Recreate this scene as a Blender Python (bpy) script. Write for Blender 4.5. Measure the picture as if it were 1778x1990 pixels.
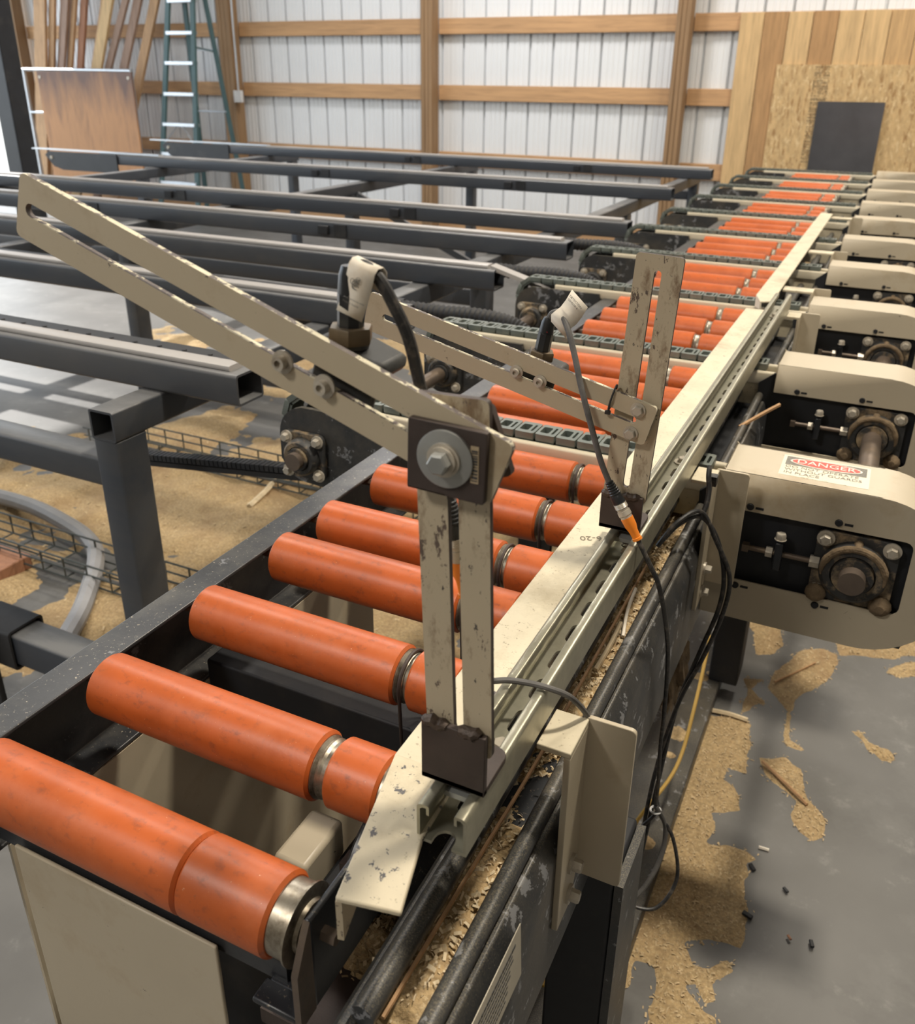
import bpy, bmesh, math, random
import numpy as np
from mathutils import Vector, Matrix
from mathutils.geometry import tessellate_polygon

random.seed(7); rng = np.random.default_rng(7)
for o in list(bpy.data.objects): bpy.data.objects.remove(o, do_unlink=True)
scene = bpy.context.scene
COL = scene.collection
H = 1.5            # camera height above the floor; geometry below is written relative to camera height

# ------------------------------------------------------------------ camera
YAW, PIT, ROLL, F_PX = -0.448484, 0.419017, -0.0109014, 1699.85
fwd = Vector((math.sin(YAW)*math.cos(PIT), math.cos(YAW)*math.cos(PIT), -math.sin(PIT)))
right = Vector((math.cos(YAW), -math.sin(YAW), 0)); down = fwd.cross(right)
r2 = math.cos(ROLL)*right + math.sin(ROLL)*down
d2 = -math.sin(ROLL)*right + math.cos(ROLL)*down
cam_d = bpy.data.cameras.new('camera'); cam = bpy.data.objects.new('camera', cam_d); COL.objects.link(cam)
mw = Matrix.Identity(4)
for i in range(3):
    mw[i][0] = r2[i]; mw[i][1] = -d2[i]; mw[i][2] = -fwd[i]
mw[2][3] = H
cam.matrix_world = mw
cam_d.sensor_fit = 'HORIZONTAL'; cam_d.sensor_width = 36.0
cam_d.lens = F_PX/1778*36.0
cam_d.shift_y = -(995-909.94)/1778
cam_d.clip_start = 0.02; cam_d.clip_end = 200
cam_d.dof.use_dof = True; cam_d.dof.focus_distance = 0.95; cam_d.dof.aperture_fstop = 11.0
scene.camera = cam

# ------------------------------------------------------------------ world, sun, lamps, exposure
w = bpy.data.worlds.new('world'); scene.world = w; w.use_nodes = True
nt = w.node_tree; bg = nt.nodes['Background']
bg.inputs['Color'].default_value = (0.80, 0.90, 1.0, 1); bg.inputs['Strength'].default_value = 3.0
def sun(name, rot, e, col, ang):
    l = bpy.data.lights.new(name, 'SUN'); l.energy = e; l.color = col; l.angle = ang
    o = bpy.data.objects.new(name, l); COL.objects.link(o); o.rotation_euler = rot; return o
def aim(o, d): o.rotation_euler = Vector(d).to_track_quat('-Z', 'Y').to_euler()
s_ = sun('sun', (0,0,0), 6.0, (1.0, 0.96, 0.90), 0.01); aim(s_, (0.79, -0.28, -0.54))
def bay_or_fill(x, y, z, e, sx, sy, col=(1.0, 0.90, 0.745)):
    l = bpy.data.lights.new('bay_or_fill_lamp', 'AREA'); l.shape = 'RECTANGLE'; l.size = sx; l.size_y = sy
    l.energy = e; l.color = col
    o = bpy.data.objects.new('bay_or_fill_lamp', l); COL.objects.link(o); o.location = (x, y, z); return o
ZL = 4.6
bay_or_fill(0.45, 1.5, ZL, 148, 0.28, 0.28)
bay_or_fill(0.9, 4.8, ZL, 105, 0.4, 0.4)
bay_or_fill(-3.4, 2.8, ZL, 75, 0.5, 0.5, (1.0, 0.93, 0.84))
bay_or_fill(-3.4, 6.4, ZL, 130, 0.6, 0.6, (1.0, 0.96, 0.92))
bay_or_fill(0.2, 6.9, ZL, 85, 0.6, 0.6, (1.0, 0.92, 0.80))
bay_or_fill(1.6, -2.2, ZL, 14, 0.8, 0.8)  # weak added fill behind the camera, no known fixture
bay_or_fill(-2.2, -2.4, ZL, 135, 0.8, 0.8, (1.0, 0.94, 0.86))  # added fill from front-left, brightens faces turned to the camera
vs = scene.view_settings
vs.view_transform = 'Standard'; vs.look = 'None'; vs.gamma = 1.0; vs.use_curve_mapping = False
vs.exposure = 0.0

# ------------------------------------------------------------------ helpers
def V(*a): return Vector(a)
class MB:
    def __init__(s): s.v = []; s.f = []; s.m = []; s.cm = 0
    def add(s, vs, fs):
        b = len(s.v); s.v += [tuple(p) for p in vs]
        for f in fs: s.f.append(tuple(i+b for i in f)); s.m.append(s.cm)
        return s
    def box(s, x0, x1, y0, y1, z0, z1, T=None):
        p = [V(x,y,z) for z in (z0,z1) for y in (y0,y1) for x in (x0,x1)]
        if T is not None: p = [T@q for q in p]
        return s.add(p, [(0,2,3,1),(4,5,7,6),(0,1,5,4),(2,6,7,3),(0,4,6,2),(1,3,7,5)])
    def cbox(s, c, sz, T=None):
        M = Matrix.Translation(Vector(c)) @ (T if T is not None else Matrix.Identity(4))
        return s.box(-sz[0]/2, sz[0]/2, -sz[1]/2, sz[1]/2, -sz[2]/2, sz[2]/2, M)
    def lathe(s, p, d, prof, n=24, ph=0.0):
        """prof: list of (t along d, radius)"""
        p = Vector(p); d = Vector(d).normalized()
        u = d.orthogonal().normalized(); w_ = d.cross(u); vs = []; fs = []
        for t, r in prof:
            for k in range(n):
                a = 2*math.pi*k/n+ph; vs.append(p + d*t + u*(r*math.cos(a)) + w_*(r*math.sin(a)))
        m = len(prof)
        for j in range(m-1):
            for k in range(n):
                k2 = (k+1) % n; fs.append((j*n+k, j*n+k2, (j+1)*n+k2, (j+1)*n+k))
        fs.append(tuple(range(n-1, -1, -1))); fs.append(tuple((m-1)*n+k for k in range(n)))
        return s.add(vs, fs)
    def cyl(s, p0, p1, r, n=20, r1=None):
        p0 = Vector(p0); p1 = Vector(p1); L = (p1-p0).length
        return s.lathe(p0, p1-p0, [(0, r), (L, r if r1 is None else r1)], n)
    def tube(s, pts, r, n=8, close=True):
        pts = [Vector(p) for p in pts]; N = len(pts); rr = r if hasattr(r, '__len__') else [r]*N
        vs = []; fs = []; up = None
        for i in range(N):
            t = (pts[min(i+1, N-1)] - pts[max(i-1, 0)]).normalized()
            if up is None: up = t.orthogonal().normalized()
            up = (up - t*up.dot(t)); up = up.normalized() if up.length > 1e-6 else t.orthogonal().normalized()
            b = t.cross(up)
            for k in range(n):
                a = 2*math.pi*k/n; vs.append(pts[i] + up*(rr[i]*math.cos(a)) + b*(rr[i]*math.sin(a)))
        for j in range(N-1):
            for k in range(n):
                k2 = (k+1) % n; fs.append((j*n+k, j*n+k2, (j+1)*n+k2, (j+1)*n+k))
        if close: fs.append(tuple(range(n-1, -1, -1))); fs.append(tuple((N-1)*n+k for k in range(n)))
        return s.add(vs, fs)
    def plate(s, outer, holes, o, u, v_, t, side=None):
        """flat plate with holes; outline points (a,b) -> o+a*u+b*v, thickness t along u x v"""
        o = Vector(o); u = Vector(u); v_ = Vector(v_); nrm = u.cross(v_).normalized()
        def ccw(l): return sum(a[0]*b[1]-b[0]*a[1] for a, b in zip(l, l[1:]+l[:1])) > 0
        outer = list(outer) if ccw(outer) else list(outer)[::-1]
        holes = [(h[::-1] if ccw(h) else list(h)) for h in holes]
        loops = [outer]+holes; flat = [p for l in loops for p in l]
        tri = tessellate_polygon([[Vector((a, b, 0)) for a, b in l] for l in loops])
        n = len(flat); vs = [o+u*a+v_*b for a, b in flat] + [o+u*a+v_*b+nrm*t for a, b in flat]
        fs = []
        for a, b, c in tri:
            pa, pb, pc = flat[a], flat[b], flat[c]
            if (pb[0]-pa[0])*(pc[1]-pa[1])-(pb[1]-pa[1])*(pc[0]-pa[0]) < 0: b, c = c, b
            fs.append((a+n, b+n, c+n)); fs.append((a, c, b))
        k = 0
        for l in loops:
            m = len(l)
            for i in range(m):
                j = (i+1) % m; fs.append((k+i, k+j, k+j+n, k+i+n))
            k += m
        nf = sum(len(l) for l in loops); s.add(vs, fs)
        if side is not None:
            for q in range(nf): s.m[-1-q] = side
        return s
    def sweep(s, prof, o, u, v_, path_vec):
        """open/closed 2D polyline profile with thickness handled by caller: closed loop extruded along path_vec"""
        return s.plate(prof, [], o, u, v_, Vector(path_vec).length)
    def hexbolt(s, p, d, r=0.008, h=0.006, wr=0.012, wt=0.002):
        p = Vector(p); d = Vector(d).normalized()
        s.lathe(p, d, [(0, wr), (wt, wr)], 20)
        s.lathe(p+d*wt, d, [(0, r), (h*0.8, r), (h, r*0.85)], 6)
        return s
    def build(s, name, mat, parent=None, origin=None, bevel=0, smooth=35):
        """vertices are camera-relative absolute unless parent: they become relative to the parent's origin"""
        if parent is not None: org = Vector(parent['_o'])
        elif origin is not None: org = Vector(origin)
        else: org = Vector((0, 0, 0))
        me = bpy.data.meshes.new(name)
        me.from_pydata([(x-org.x, y-org.y, z-org.z) for x, y, z in s.v], [], s.f)
        mats = mat if isinstance(mat, (list, tuple)) else [mat]
        for m in mats: me.materials.append(M[m])
        if len(mats) > 1: me.polygons.foreach_set('material_index', s.m)
        me.validate(); me.update()
        if smooth:
            me.shade_smooth(); me.set_sharp_from_angle(angle=math.radians(smooth))
        o = bpy.data.objects.new(name, me); COL.objects.link(o)
        if parent is not None: o.parent = parent
        else: o.location = (org.x, org.y, org.z+H)
        o['_o'] = tuple(org)
        if bevel:
            b = o.modifiers.new('bevel', 'BEVEL'); b.width = bevel; b.segments = 2; b.limit_method = 'ANGLE'; b.angle_limit = math.radians(50)
        return o
def rot(axis, a): return Matrix.Rotation(a, 4, axis)
def tag(o, label, cat, group=None, kind=None):
    if label: o['label'] = label
    if cat: o['category'] = cat
    if group: o['group'] = group
    if kind: o['kind'] = kind
    return o
def thing(name, org, label, cat, group=None):
    o = bpy.data.objects.new(name, None); COL.objects.link(o); o.empty_display_size = 0.05
    o.location = (org[0], org[1], org[2]+H); o['_o'] = tuple(org); return tag(o, label, cat, group)
def struct(o): o['kind'] = 'structure'; return o
def copy_tree(src, org, label, group=None):
    c = src.copy(); COL.objects.link(c); c['_o'] = tuple(org)
    c.location = (org[0], org[1], org[2]+H); c['label'] = label
    if group: c['group'] = group
    for ch in src.children:
        d = ch.copy(); COL.objects.link(d); d.parent = c
        for g in ch.children:
            e = g.copy(); COL.objects.link(e); e.parent = d
    return c
def part_copy(src, parent, loc, rotm=None):
    d = src.copy(); COL.objects.link(d); d.parent = parent
    d.matrix_basis = Matrix.Translation(Vector(loc)) @ (rotm if rotm is not None else Matrix.Identity(4)); return d
def arc(cx, cy, r, a0, a1, n=8):
    return [(cx+r*math.cos(math.radians(a0+(a1-a0)*i/n)), cy+r*math.sin(math.radians(a0+(a1-a0)*i/n))) for i in range(n+1)]
def rrect(x0, x1, y0, y1, r, n=4):
    return arc(x1-r, y0+r, r, -90, 0, n)+arc(x1-r, y1-r, r, 0, 90, n)+arc(x0+r, y1-r, r, 90, 180, n)+arc(x0+r, y0+r, r, 180, 270, n)
def spline(pts, n=8):
    pts = [Vector(p) for p in pts]; out = []
    for i in range(len(pts)-1):
        p0 = pts[max(i-1, 0)]; p1 = pts[i]; p2 = pts[i+1]; p3 = pts[min(i+2, len(pts)-1)]
        for k in range(n):
            t = k/n; out.append(0.5*((2*p1)+(p2-p0)*t+(2*p0-5*p1+4*p2-p3)*t*t+(3*p1-p0-3*p2+p3)*t**3))
    return out+[pts[-1]]
def text_mb(txt, o, u, v_, size, align='LEFT', ext=0.0):
    """flat lettering as mesh: returns MB"""
    cu = bpy.data.curves.new('t', 'FONT'); cu.body = txt; cu.size = size; cu.align_x = align; cu.resolution_u = 3
    ob = bpy.data.objects.new('t', cu); COL.objects.link(ob)
    dg = bpy.context.evaluated_depsgraph_get(); me = bpy.data.meshes.new_from_object(ob.evaluated_get(dg))
    o = Vector(o); u = Vector(u).normalized(); v_ = Vector(v_).normalized(); mb = MB()
    mb.add([o+u*q.co.x+v_*q.co.y for q in me.vertices], [tuple(p.vertices) for p in me.polygons])
    bpy.data.objects.remove(ob); bpy.data.curves.remove(cu); bpy.data.meshes.remove(me)
    return mb
ORD = ['first','second','third','fourth','fifth','sixth','seventh','eighth','ninth','tenth','eleventh','twelfth','thirteenth','fourteenth','fifteenth','sixteenth','seventeenth','eighteenth','nineteenth']
def ordn(i):
    if i < 19: return ORD[i]
    tens = {2:'twent',3:'thirt',4:'fort',5:'fift'}[(i+1)//10]; k = (i+1) % 10
    return tens+'ieth' if k == 0 else tens+'y-'+ORD[k-1]

# ------------------------------------------------------------------ materials
M = {}
def pm(name, base, rough=0.5, metal=0.0, var=0.12, scale=8.0, stretch=(1,1,1), chips=None, dust=None, bump=0.0, bscale=200.0, spec=0.5, coat=0.0, streak=None, topdust_sheen=None, zstain=None):
    m = bpy.data.materials.new(name); m.use_nodes = True; M[name] = m
    t = m.node_tree; L = t.links; N = t.nodes; b = N['Principled BSDF']
    b.inputs['Roughness'].default_value = rough; b.inputs['Metallic'].default_value = metal
    b.inputs['Specular IOR Level'].default_value = spec; b.inputs['Coat Weight'].default_value = coat
    tc = N.new('ShaderNodeTexCoord'); oi = N.new('ShaderNodeObjectInfo')
    ml = N.new('ShaderNodeVectorMath'); ml.operation = 'MULTIPLY_ADD'
    ml.inputs[1].default_value = stretch
    cb = N.new('ShaderNodeCombineXYZ'); mm = N.new('ShaderNodeMath'); mm.operation = 'MULTIPLY'; mm.inputs[1].default_value = 37.0
    L.new(oi.outputs['Random'], mm.inputs[0])
    for i in range(3): L.new(mm.outputs[0], cb.inputs[i])
    L.new(tc.outputs['Object'], ml.inputs[0]); L.new(cb.outputs[0], ml.inputs[2])
    vec = ml.outputs[0]
    def noise(sc, det=5.0, ro=0.6):
        n = N.new('ShaderNodeTexNoise'); n.inputs['Scale'].default_value = sc; n.inputs['Detail'].default_value = det; n.inputs['Roughness'].default_value = ro
        L.new(vec, n.inputs['Vector']); return n.outputs['Fac']
    def ramp(fac, a, bb):
        r = N.new('ShaderNodeMapRange'); r.inputs['From Min'].default_value = a; r.inputs['From Max'].default_value = bb
        L.new(fac, r.inputs['Value']); return r.outputs['Result']
    def mix(fac, c1, c2):
        x = N.new('ShaderNodeMix'); x.data_type = 'RGBA'
        if fac is not None: L.new(fac, x.inputs['Factor'])
        for s_, c in ((6, c1), (7, c2)):
            if isinstance(c, tuple): x.inputs[s_].default_value = c+(1,)
            else: L.new(c, x.inputs[s_])
        return x.outputs[2]
    lo = tuple(c*(1-var) for c in base); hi = tuple(min(1, c*(1+var)) for c in base)
    col = mix(ramp(noise(scale), 0.3, 0.7), lo, hi)
    if streak:
        c, sc, a, bb, st = streak
        v2 = N.new('ShaderNodeVectorMath'); v2.operation = 'MULTIPLY'; v2.inputs[1].default_value = st; L.new(vec, v2.inputs[0])
        n = N.new('ShaderNodeTexNoise'); n.inputs['Scale'].default_value = sc; n.inputs['Detail'].default_value = 6; n.inputs['Roughness'].default_value = 0.65
        L.new(v2.outputs[0], n.inputs['Vector']); col = mix(ramp(n.outputs['Fac'], a, bb), col, c)
    if dust:
        for c, sc, a, bb in (dust if isinstance(dust, list) else [dust]): col = mix(ramp(noise(sc, 6, 0.7), a, bb), col, c)
    if chips:
        for c, sc, a, bb in (chips if isinstance(chips, list) else [chips]): col = mix(ramp(noise(sc, 7, 0.72), a, bb), col, c)
    if zstain:
        c, z0, z1, amp = zstain; sx = N.new('ShaderNodeSeparateXYZ'); L.new(tc.outputs['Object'], sx.inputs[0])
        ad = N.new('ShaderNodeMath'); ad.operation = 'MULTIPLY_ADD'; ad.inputs[1].default_value = amp; L.new(noise(2.2, 6, 0.65), ad.inputs[0]); L.new(sx.outputs['Z'], ad.inputs[2])
        col = mix(ramp(ad.outputs[0], z0, z1), col, c)
    if topdust_sheen:
        c, sc, a, bb = topdust_sheen; g = N.new('ShaderNodeNewGeometry'); sx = N.new('ShaderNodeSeparateXYZ'); L.new(g.outputs['Normal'], sx.inputs[0])
        mu = N.new('ShaderNodeMath'); mu.operation = 'MULTIPLY'; L.new(ramp(sx.outputs['Z'], 0.25, 0.95), mu.inputs[0]); L.new(ramp(noise(sc, 7, 0.75), a, bb), mu.inputs[1])
        col = mix(mu.outputs[0], col, c)
    L.new(col, b.inputs['Base Color'])
    if bump:
        bn = N.new('ShaderNodeBump'); bn.inputs['Strength'].default_value = bump; bn.inputs['Distance'].default_value = 0.002
        L.new(noise(bscale, 3), bn.inputs['Height']); L.new(bn.outputs[0], b.inputs['Normal'])
    return m
DK = (0.055, 0.048, 0.045)
BEI = (0.49, 0.425, 0.315)
pm('orange', (0.475, 0.100, 0.019), 0.40, var=0.13, scale=14, streak=((0.27, 0.066, 0.024), 130, 0.55, 0.74, (0.6, 0.9, 0.9)), dust=[((0.56, 0.155, 0.055), 9, 0.50, 0.85), ((0.78, 0.55, 0.36), 300, 0.69, 0.70), ((0.20, 0.085, 0.05), 60, 0.665, 0.74)], bump=0.05, bscale=350)
pm('roller_steel', (0.40, 0.36, 0.29), 0.36, 0.9, var=0.25, scale=60, dust=((0.14, 0.11, 0.075), 35, 0.48, 0.72))
pm('beige', BEI, 0.42, var=0.05, scale=5, dust=((0.34, 0.25, 0.14), 5, 0.55, 0.8), chips=((0.09, 0.07, 0.055), 60, 0.68, 0.69), bump=0.03, bscale=500)
pm('beige_dusty', (0.60, 0.535, 0.395), 0.55, var=0.10, scale=14, dust=[((0.40, 0.335, 0.225), 9, 0.53, 0.75), ((0.28, 0.235, 0.16), 180, 0.60, 0.68)], chips=((0.10, 0.09, 0.09), 45, 0.655, 0.668), bump=0.08, bscale=300)
pm('beige_chipped', (0.58, 0.51, 0.37), 0.5, var=0.10, scale=14, dust=[((0.42, 0.35, 0.235), 9, 0.53, 0.75), ((0.28, 0.235, 0.16), 180, 0.62, 0.70)], chips=[((0.10, 0.095, 0.10), 75, 0.60, 0.61), ((0.10, 0.095, 0.10), 30, 0.64, 0.65)], bump=0.06, bscale=300)
pm('beige_worn', (0.48, 0.405, 0.285), 0.45, var=0.06, scale=5, stretch=(1.6, 1.6, 0.7), dust=((0.24, 0.17, 0.105), 26, 0.53, 0.66), chips=[((0.12, 0.088, 0.068), 48, 0.60, 0.615), (DK, 130, 0.635, 0.65)], bump=0.04, bscale=400)
pm('beige_arm', (0.48, 0.405, 0.285), 0.42, var=0.05, scale=5, dust=((0.33, 0.24, 0.14), 9, 0.56, 0.8), chips=[(DK, 90, 0.675, 0.685), ((0.15, 0.11, 0.085), 24, 0.67, 0.69)], bump=0.03, bscale=400)
pm('beige_edge', (0.62, 0.57, 0.42), 0.6, var=0.2, scale=60, chips=[((0.11, 0.09, 0.085), 70, 0.48, 0.5)], bump=0.3, bscale=300)
pm('black_steel', (0.020, 0.022, 0.026), 0.36, var=0.25, scale=6, dust=[((0.07, 0.065, 0.06), 5, 0.52, 0.85)], topdust_sheen=((0.30, 0.25, 0.18), 240, 0.60, 0.66), bump=0.05, bscale=120)
pm('black_dusty', (0.030, 0.032, 0.035), 0.42, var=0.3, scale=10, dust=[((0.09, 0.08, 0.065), 6, 0.47, 0.75), ((0.26, 0.22, 0.15), 700, 0.65, 0.67)], chips=((0.20, 0.205, 0.215), 30, 0.595, 0.605), topdust_sheen=((0.24, 0.205, 0.14), 700, 0.46, 0.72), bump=0.1, bscale=250)
pm('rail_black', (0.030, 0.032, 0.036), 0.33, var=0.3, scale=8, dust=[((0.11, 0.105, 0.095), 7, 0.46, 0.75)], topdust_sheen=((0.50, 0.44, 0.34), 260, 0.625, 0.64), chips=((0.17, 0.175, 0.185), 30, 0.64, 0.65), bump=0.06, bscale=200)
pm('black_flat', (0.010, 0.011, 0.014), 0.6, var=0.3, scale=9, dust=((0.04, 0.035, 0.03), 6, 0.55, 0.85))
pm('tube_steel', (0.046, 0.053, 0.066), 0.36, var=0.2, scale=3, stretch=(0.3, 1, 1), dust=((0.10, 0.095, 0.09), 2.5, 0.5, 0.85), topdust_sheen=((0.20, 0.20, 0.20), 3, 0.25, 0.6), bump=0.04, bscale=80)  # grey laid on tube tops stands in for light reflected at grazing
pm('wear_strip', (0.42, 0.40, 0.385), 0.4, var=0.08, scale=3, stretch=(0.2, 1, 1), dust=((0.30, 0.26, 0.21), 3, 0.55, 0.9))
pm('uhmw', (0.60, 0.54, 0.41), 0.42, var=0.05, scale=6, dust=((0.42, 0.35, 0.24), 10, 0.6, 0.9))
pm('chain_plastic', (0.125, 0.145, 0.130), 0.45, var=0.15, scale=30, dust=((0.26, 0.25, 0.20), 20, 0.55, 0.85))
pm('galv', (0.40, 0.385, 0.30), 0.36, 0.75, var=0.12, scale=60, dust=[((0.30, 0.27, 0.20), 8, 0.5, 0.85), ((0.60, 0.52, 0.38), 350, 0.68, 0.72)])
pm('zinc', (0.50, 0.455, 0.38), 0.38, 0.35, var=0.15, scale=60, dust=((0.28, 0.22, 0.15), 40, 0.55, 0.8))
pm('zinc_blue', (0.34, 0.345, 0.33), 0.35, 0.5, var=0.1, scale=40, dust=((0.36, 0.30, 0.18), 18, 0.55, 0.85))
pm('brown_steel', (0.055, 0.040, 0.034), 0.55, 0.2, var=0.2, scale=30, dust=((0.16, 0.13, 0.10), 200, 0.7, 0.74), bump=0.12, bscale=300)
pm('weld', (0.085, 0.062, 0.048), 0.5, 0.4, var=0.4, scale=80, bump=0.5, bscale=200)
pm('shaft_steel', (0.16, 0.125, 0.10), 0.45, 0.5, var=0.2, scale=12, dust=((0.26, 0.19, 0.12), 14, 0.5, 0.8))
pm('bearing', (0.035, 0.035, 0.035), 0.55, var=0.3, scale=25, dust=((0.30, 0.22, 0.13), 22, 0.50, 0.66), bump=0.5, bscale=120)
pm('bearing_dust', (0.17, 0.12, 0.07), 0.9, var=0.3, scale=60, bump=0.9, bscale=220)
pm('cable', (0.020, 0.020, 0.021), 0.45, var=0.3, scale=60, dust=((0.13, 0.11, 0.09), 90, 0.5, 0.75))
pm('cable_dusty', (0.10, 0.095, 0.09), 0.6, var=0.3, scale=60)
pm('cable_yellow', (0.48, 0.30, 0.06), 0.5)
pm('sensor_black', (0.016, 0.017, 0.019), 0.3, var=0.2, scale=40, dust=((0.07, 0.065, 0.06), 60, 0.6, 0.8))
pm('sensor_block', (0.028, 0.029, 0.029), 0.5, var=0.2, scale=40, dust=((0.075, 0.07, 0.06), 50, 0.5, 0.8))
pm('nut_bronze', (0.135, 0.10, 0.06), 0.45, 0.3, var=0.2, scale=60)
pm('conn_orange', (0.85, 0.24, 0.02), 0.42, var=0.05, scale=40)
pm('red_led', (0.5, 0.02, 0.03), 0.3)
pm('paper', (0.74, 0.68, 0.58), 0.7, var=0.06, scale=30, dust=((0.58, 0.45, 0.30), 12, 0.55, 0.8))
pm('ink', (0.05, 0.05, 0.05), 0.7)
pm('ink_faded', (0.19, 0.18, 0.155), 0.7, var=0.3, scale=300)
pm('decal_white', (0.72, 0.66, 0.52), 0.55, var=0.05, scale=40, dust=((0.30, 0.27, 0.2), 60, 0.62, 0.7))
pm('decal_red', (0.62, 0.07, 0.05), 0.5, dust=((0.66, 0.45, 0.36), 90, 0.62, 0.7))
pm('decal_text', (0.80, 0.72, 0.62), 0.5)
pm('sign_plate', (0.44, 0.40, 0.32), 0.45, 0.0, var=0.08, scale=12)
pm('barcode', (0.42, 0.33, 0.21), 0.6, var=0.15, scale=60)
pm('concrete', (0.125, 0.122, 0.116), 0.5, var=0.22, scale=1.6, dust=[((0.19, 0.188, 0.18), 3.5, 0.5, 0.8), ((0.075, 0.072, 0.07), 2.2, 0.55, 0.8), ((0.24, 0.235, 0.22), 14, 0.6, 0.8), ((0.42, 0.36, 0.26), 160, 0.74, 0.76)], bump=0.05, bscale=60)
pm('sawdust', (0.42, 0.30, 0.155), 0.95, var=0.30, scale=120, dust=[((0.62, 0.49, 0.30), 170, 0.54, 0.68), ((0.20, 0.115, 0.05), 95, 0.58, 0.72), ((0.30, 0.195, 0.10), 3, 0.5, 0.7)], bump=1.0, bscale=260)
pm('shaving', (0.56, 0.43, 0.26), 0.95, var=0.25, scale=30, spec=0.1)
pm('shaving_pale', (0.64, 0.53, 0.36), 0.95, var=0.2, scale=30, spec=0.1)
pm('stick', (0.45, 0.265, 0.13), 0.7, var=0.2, scale=60)
pm('hose', (0.30, 0.30, 0.31), 0.5, var=0.1, scale=12)
pm('wire', (0.09, 0.10, 0.095), 0.45, 0.5, var=0.2, scale=30)
WST = (0.25, 1, 1)
def wood(name, base, st, knot=(0.16, 0.07, 0.03)):
    return pm(name, base, 0.7, var=0.16, scale=5, stretch=st, streak=(tuple(c*0.62 for c in base), 9, 0.5, 0.8, (1, 1, 1)), chips=(knot, 6.0, 0.70, 0.78))
wood('girt', (0.52, 0.31, 0.155), (0.35, 6, 6))
wood('post', (0.30, 0.185, 0.095), (6, 6, 0.3))
wood('plank_light', (0.60, 0.41, 0.205), (6, 6, 0.5))
wood('plank_mid', (0.53, 0.34, 0.16), (6, 6, 0.5))
wood('plank_dark', (0.42, 0.245, 0.11), (6, 6, 0.5))
wood('lumber_grey', (0.34, 0.225, 0.165), (6, 6, 0.4))
wood('lumber_red', (0.36, 0.175, 0.10), (6, 6, 0.4))
wood('lumber_tan', (0.52, 0.32, 0.17), (6, 6, 0.4))
pm('osb', (0.54, 0.37, 0.18), 0.7, var=0.2, scale=26, stretch=(1, 1, 0.45), streak=((0.33, 0.19, 0.075), 30, 0.54, 0.62, (1.6, 1, 0.7)), dust=((0.68, 0.51, 0.28), 34, 0.54, 0.60))
pm('osb_print', (0.10, 0.075, 0.045), 0.8, var=0.3, scale=30)
pm('ply_stain', (0.52, 0.25, 0.095), 0.45, var=0.12, scale=3, stretch=(3, 3, 0.5), streak=((0.30, 0.14, 0.055), 3.0, 0.50, 0.72, (1, 1, 1)), zstain=((0.15, 0.075, 0.05), 1.62, 2.1, 1.15))
pm('panel_white', (0.76, 0.78, 0.80), 0.45, var=0.03, scale=1.2)
pm('sheet_dark', (0.105, 0.105, 0.115), 0.3, 0.5, var=0.35, scale=1.6)
pm('alu', (0.62, 0.66, 0.70), 0.35, 0.8, var=0.06, scale=20)
pm('fibre_green', (0.06, 0.12, 0.125), 0.5, var=0.1, scale=10)
pm('white_pvc', (0.66, 0.66, 0.66), 0.5)
pm('ceiling_mat', (0.26, 0.25, 0.235), 0.7, var=0.02)
pm('wall_dim', (0.22, 0.20, 0.17), 0.7, var=0.05)
pm('ground_out', (0.55, 0.52, 0.47), 0.9, var=0.15, scale=3)
pm('belt_black', (0.018, 0.018, 0.02), 0.6, var=0.2, scale=30)
pm('marker', (0.16, 0.14, 0.10), 0.8)

# ================================================================== the building
def root_struct(name, org=(0, 0, 0)):
    o = bpy.data.objects.new(name, None); COL.objects.link(o); o.location = (org[0], org[1], org[2]+H); o['_o'] = tuple(org); o['kind'] = 'structure'; return o
ZF = -H
struct(MB().box(-10.3, 4.5, -4.0, 8.7, ZF-0.12, ZF).build('floor', 'concrete', smooth=0))
tag(MB().box(-60, -10.3, -40, 60, ZF-0.20, ZF-0.03).build('ground', 'ground_out', smooth=0), 'sunlit bare ground outside the open side of the shed', 'ground')
struct(MB().box(-10.3, 4.6, -4.0, 8.7, 3.3, 3.36).build('ceiling', 'ceiling_mat', smooth=0))
struct(MB().box(4.5, 4.6, -4.0, 8.7, ZF, 3.3).build('wall_right', 'wall_dim', smooth=0))
struct(MB().box(-10.3, 4.5, -4.1, -4.0, ZF, 3.3).build('wall_front', 'wall_dim', smooth=0))
wb = root_struct('wall_back', (0, 8.4, ZF))
# ribbed sheet panels, each 0.914 m wide
def panel_mesh():
    prof = []
    for k in range(4):
        b = k*0.2286
        prof += [(b, 0.0), (b+0.004, 0.034), (b+0.022, 0.034), (b+0.026, 0.0)]
        for q in (0.085, 0.135, 0.185): prof += [(b+q-0.006, 0.0), (b+q-0.002, 0.004), (b+q+0.006, 0.004), (b+q+0.010, 0.0)]
    prof.append((0.9144, 0.0)); mb = MB(); z0, z1 = ZF+0.02, 3.3
    vs = []
    for x, y in prof: vs += [(x, 8.40+y, z0), (x, 8.40+y, z1)]
    n = len(prof); mb.add(vs, [(2*i, 2*i+2, 2*i+3, 2*i+1) for i in range(n-1)])
    return mb
p0 = panel_mesh().build('metal_panel', 'panel_white', wb, smooth=20)
for k in range(16):
    x = -9.98+k*0.9144
    if k == 0: p0.location = (x, 0, 0)
    else: part_copy(p0, wb, (x, 0, 0))
PX = [(-6.83, -6.66), (-4.39, -4.265), (-1.956, -1.835)]
posts = [(-10.04, -9.87)]+PX+[(0.60, 0.72), (3.05, 3.17)]
for a, b in posts:
    for q in range(3):        # three laminated plies each
        t = (b-a)/3
        MB().box(a+q*t+0.0015, a+(q+1)*t-0.0015, 8.20+0.003*(q % 2), 8.345, ZF, 3.3).build('post_ply', 'post', wb, bevel=0.004)
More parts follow.
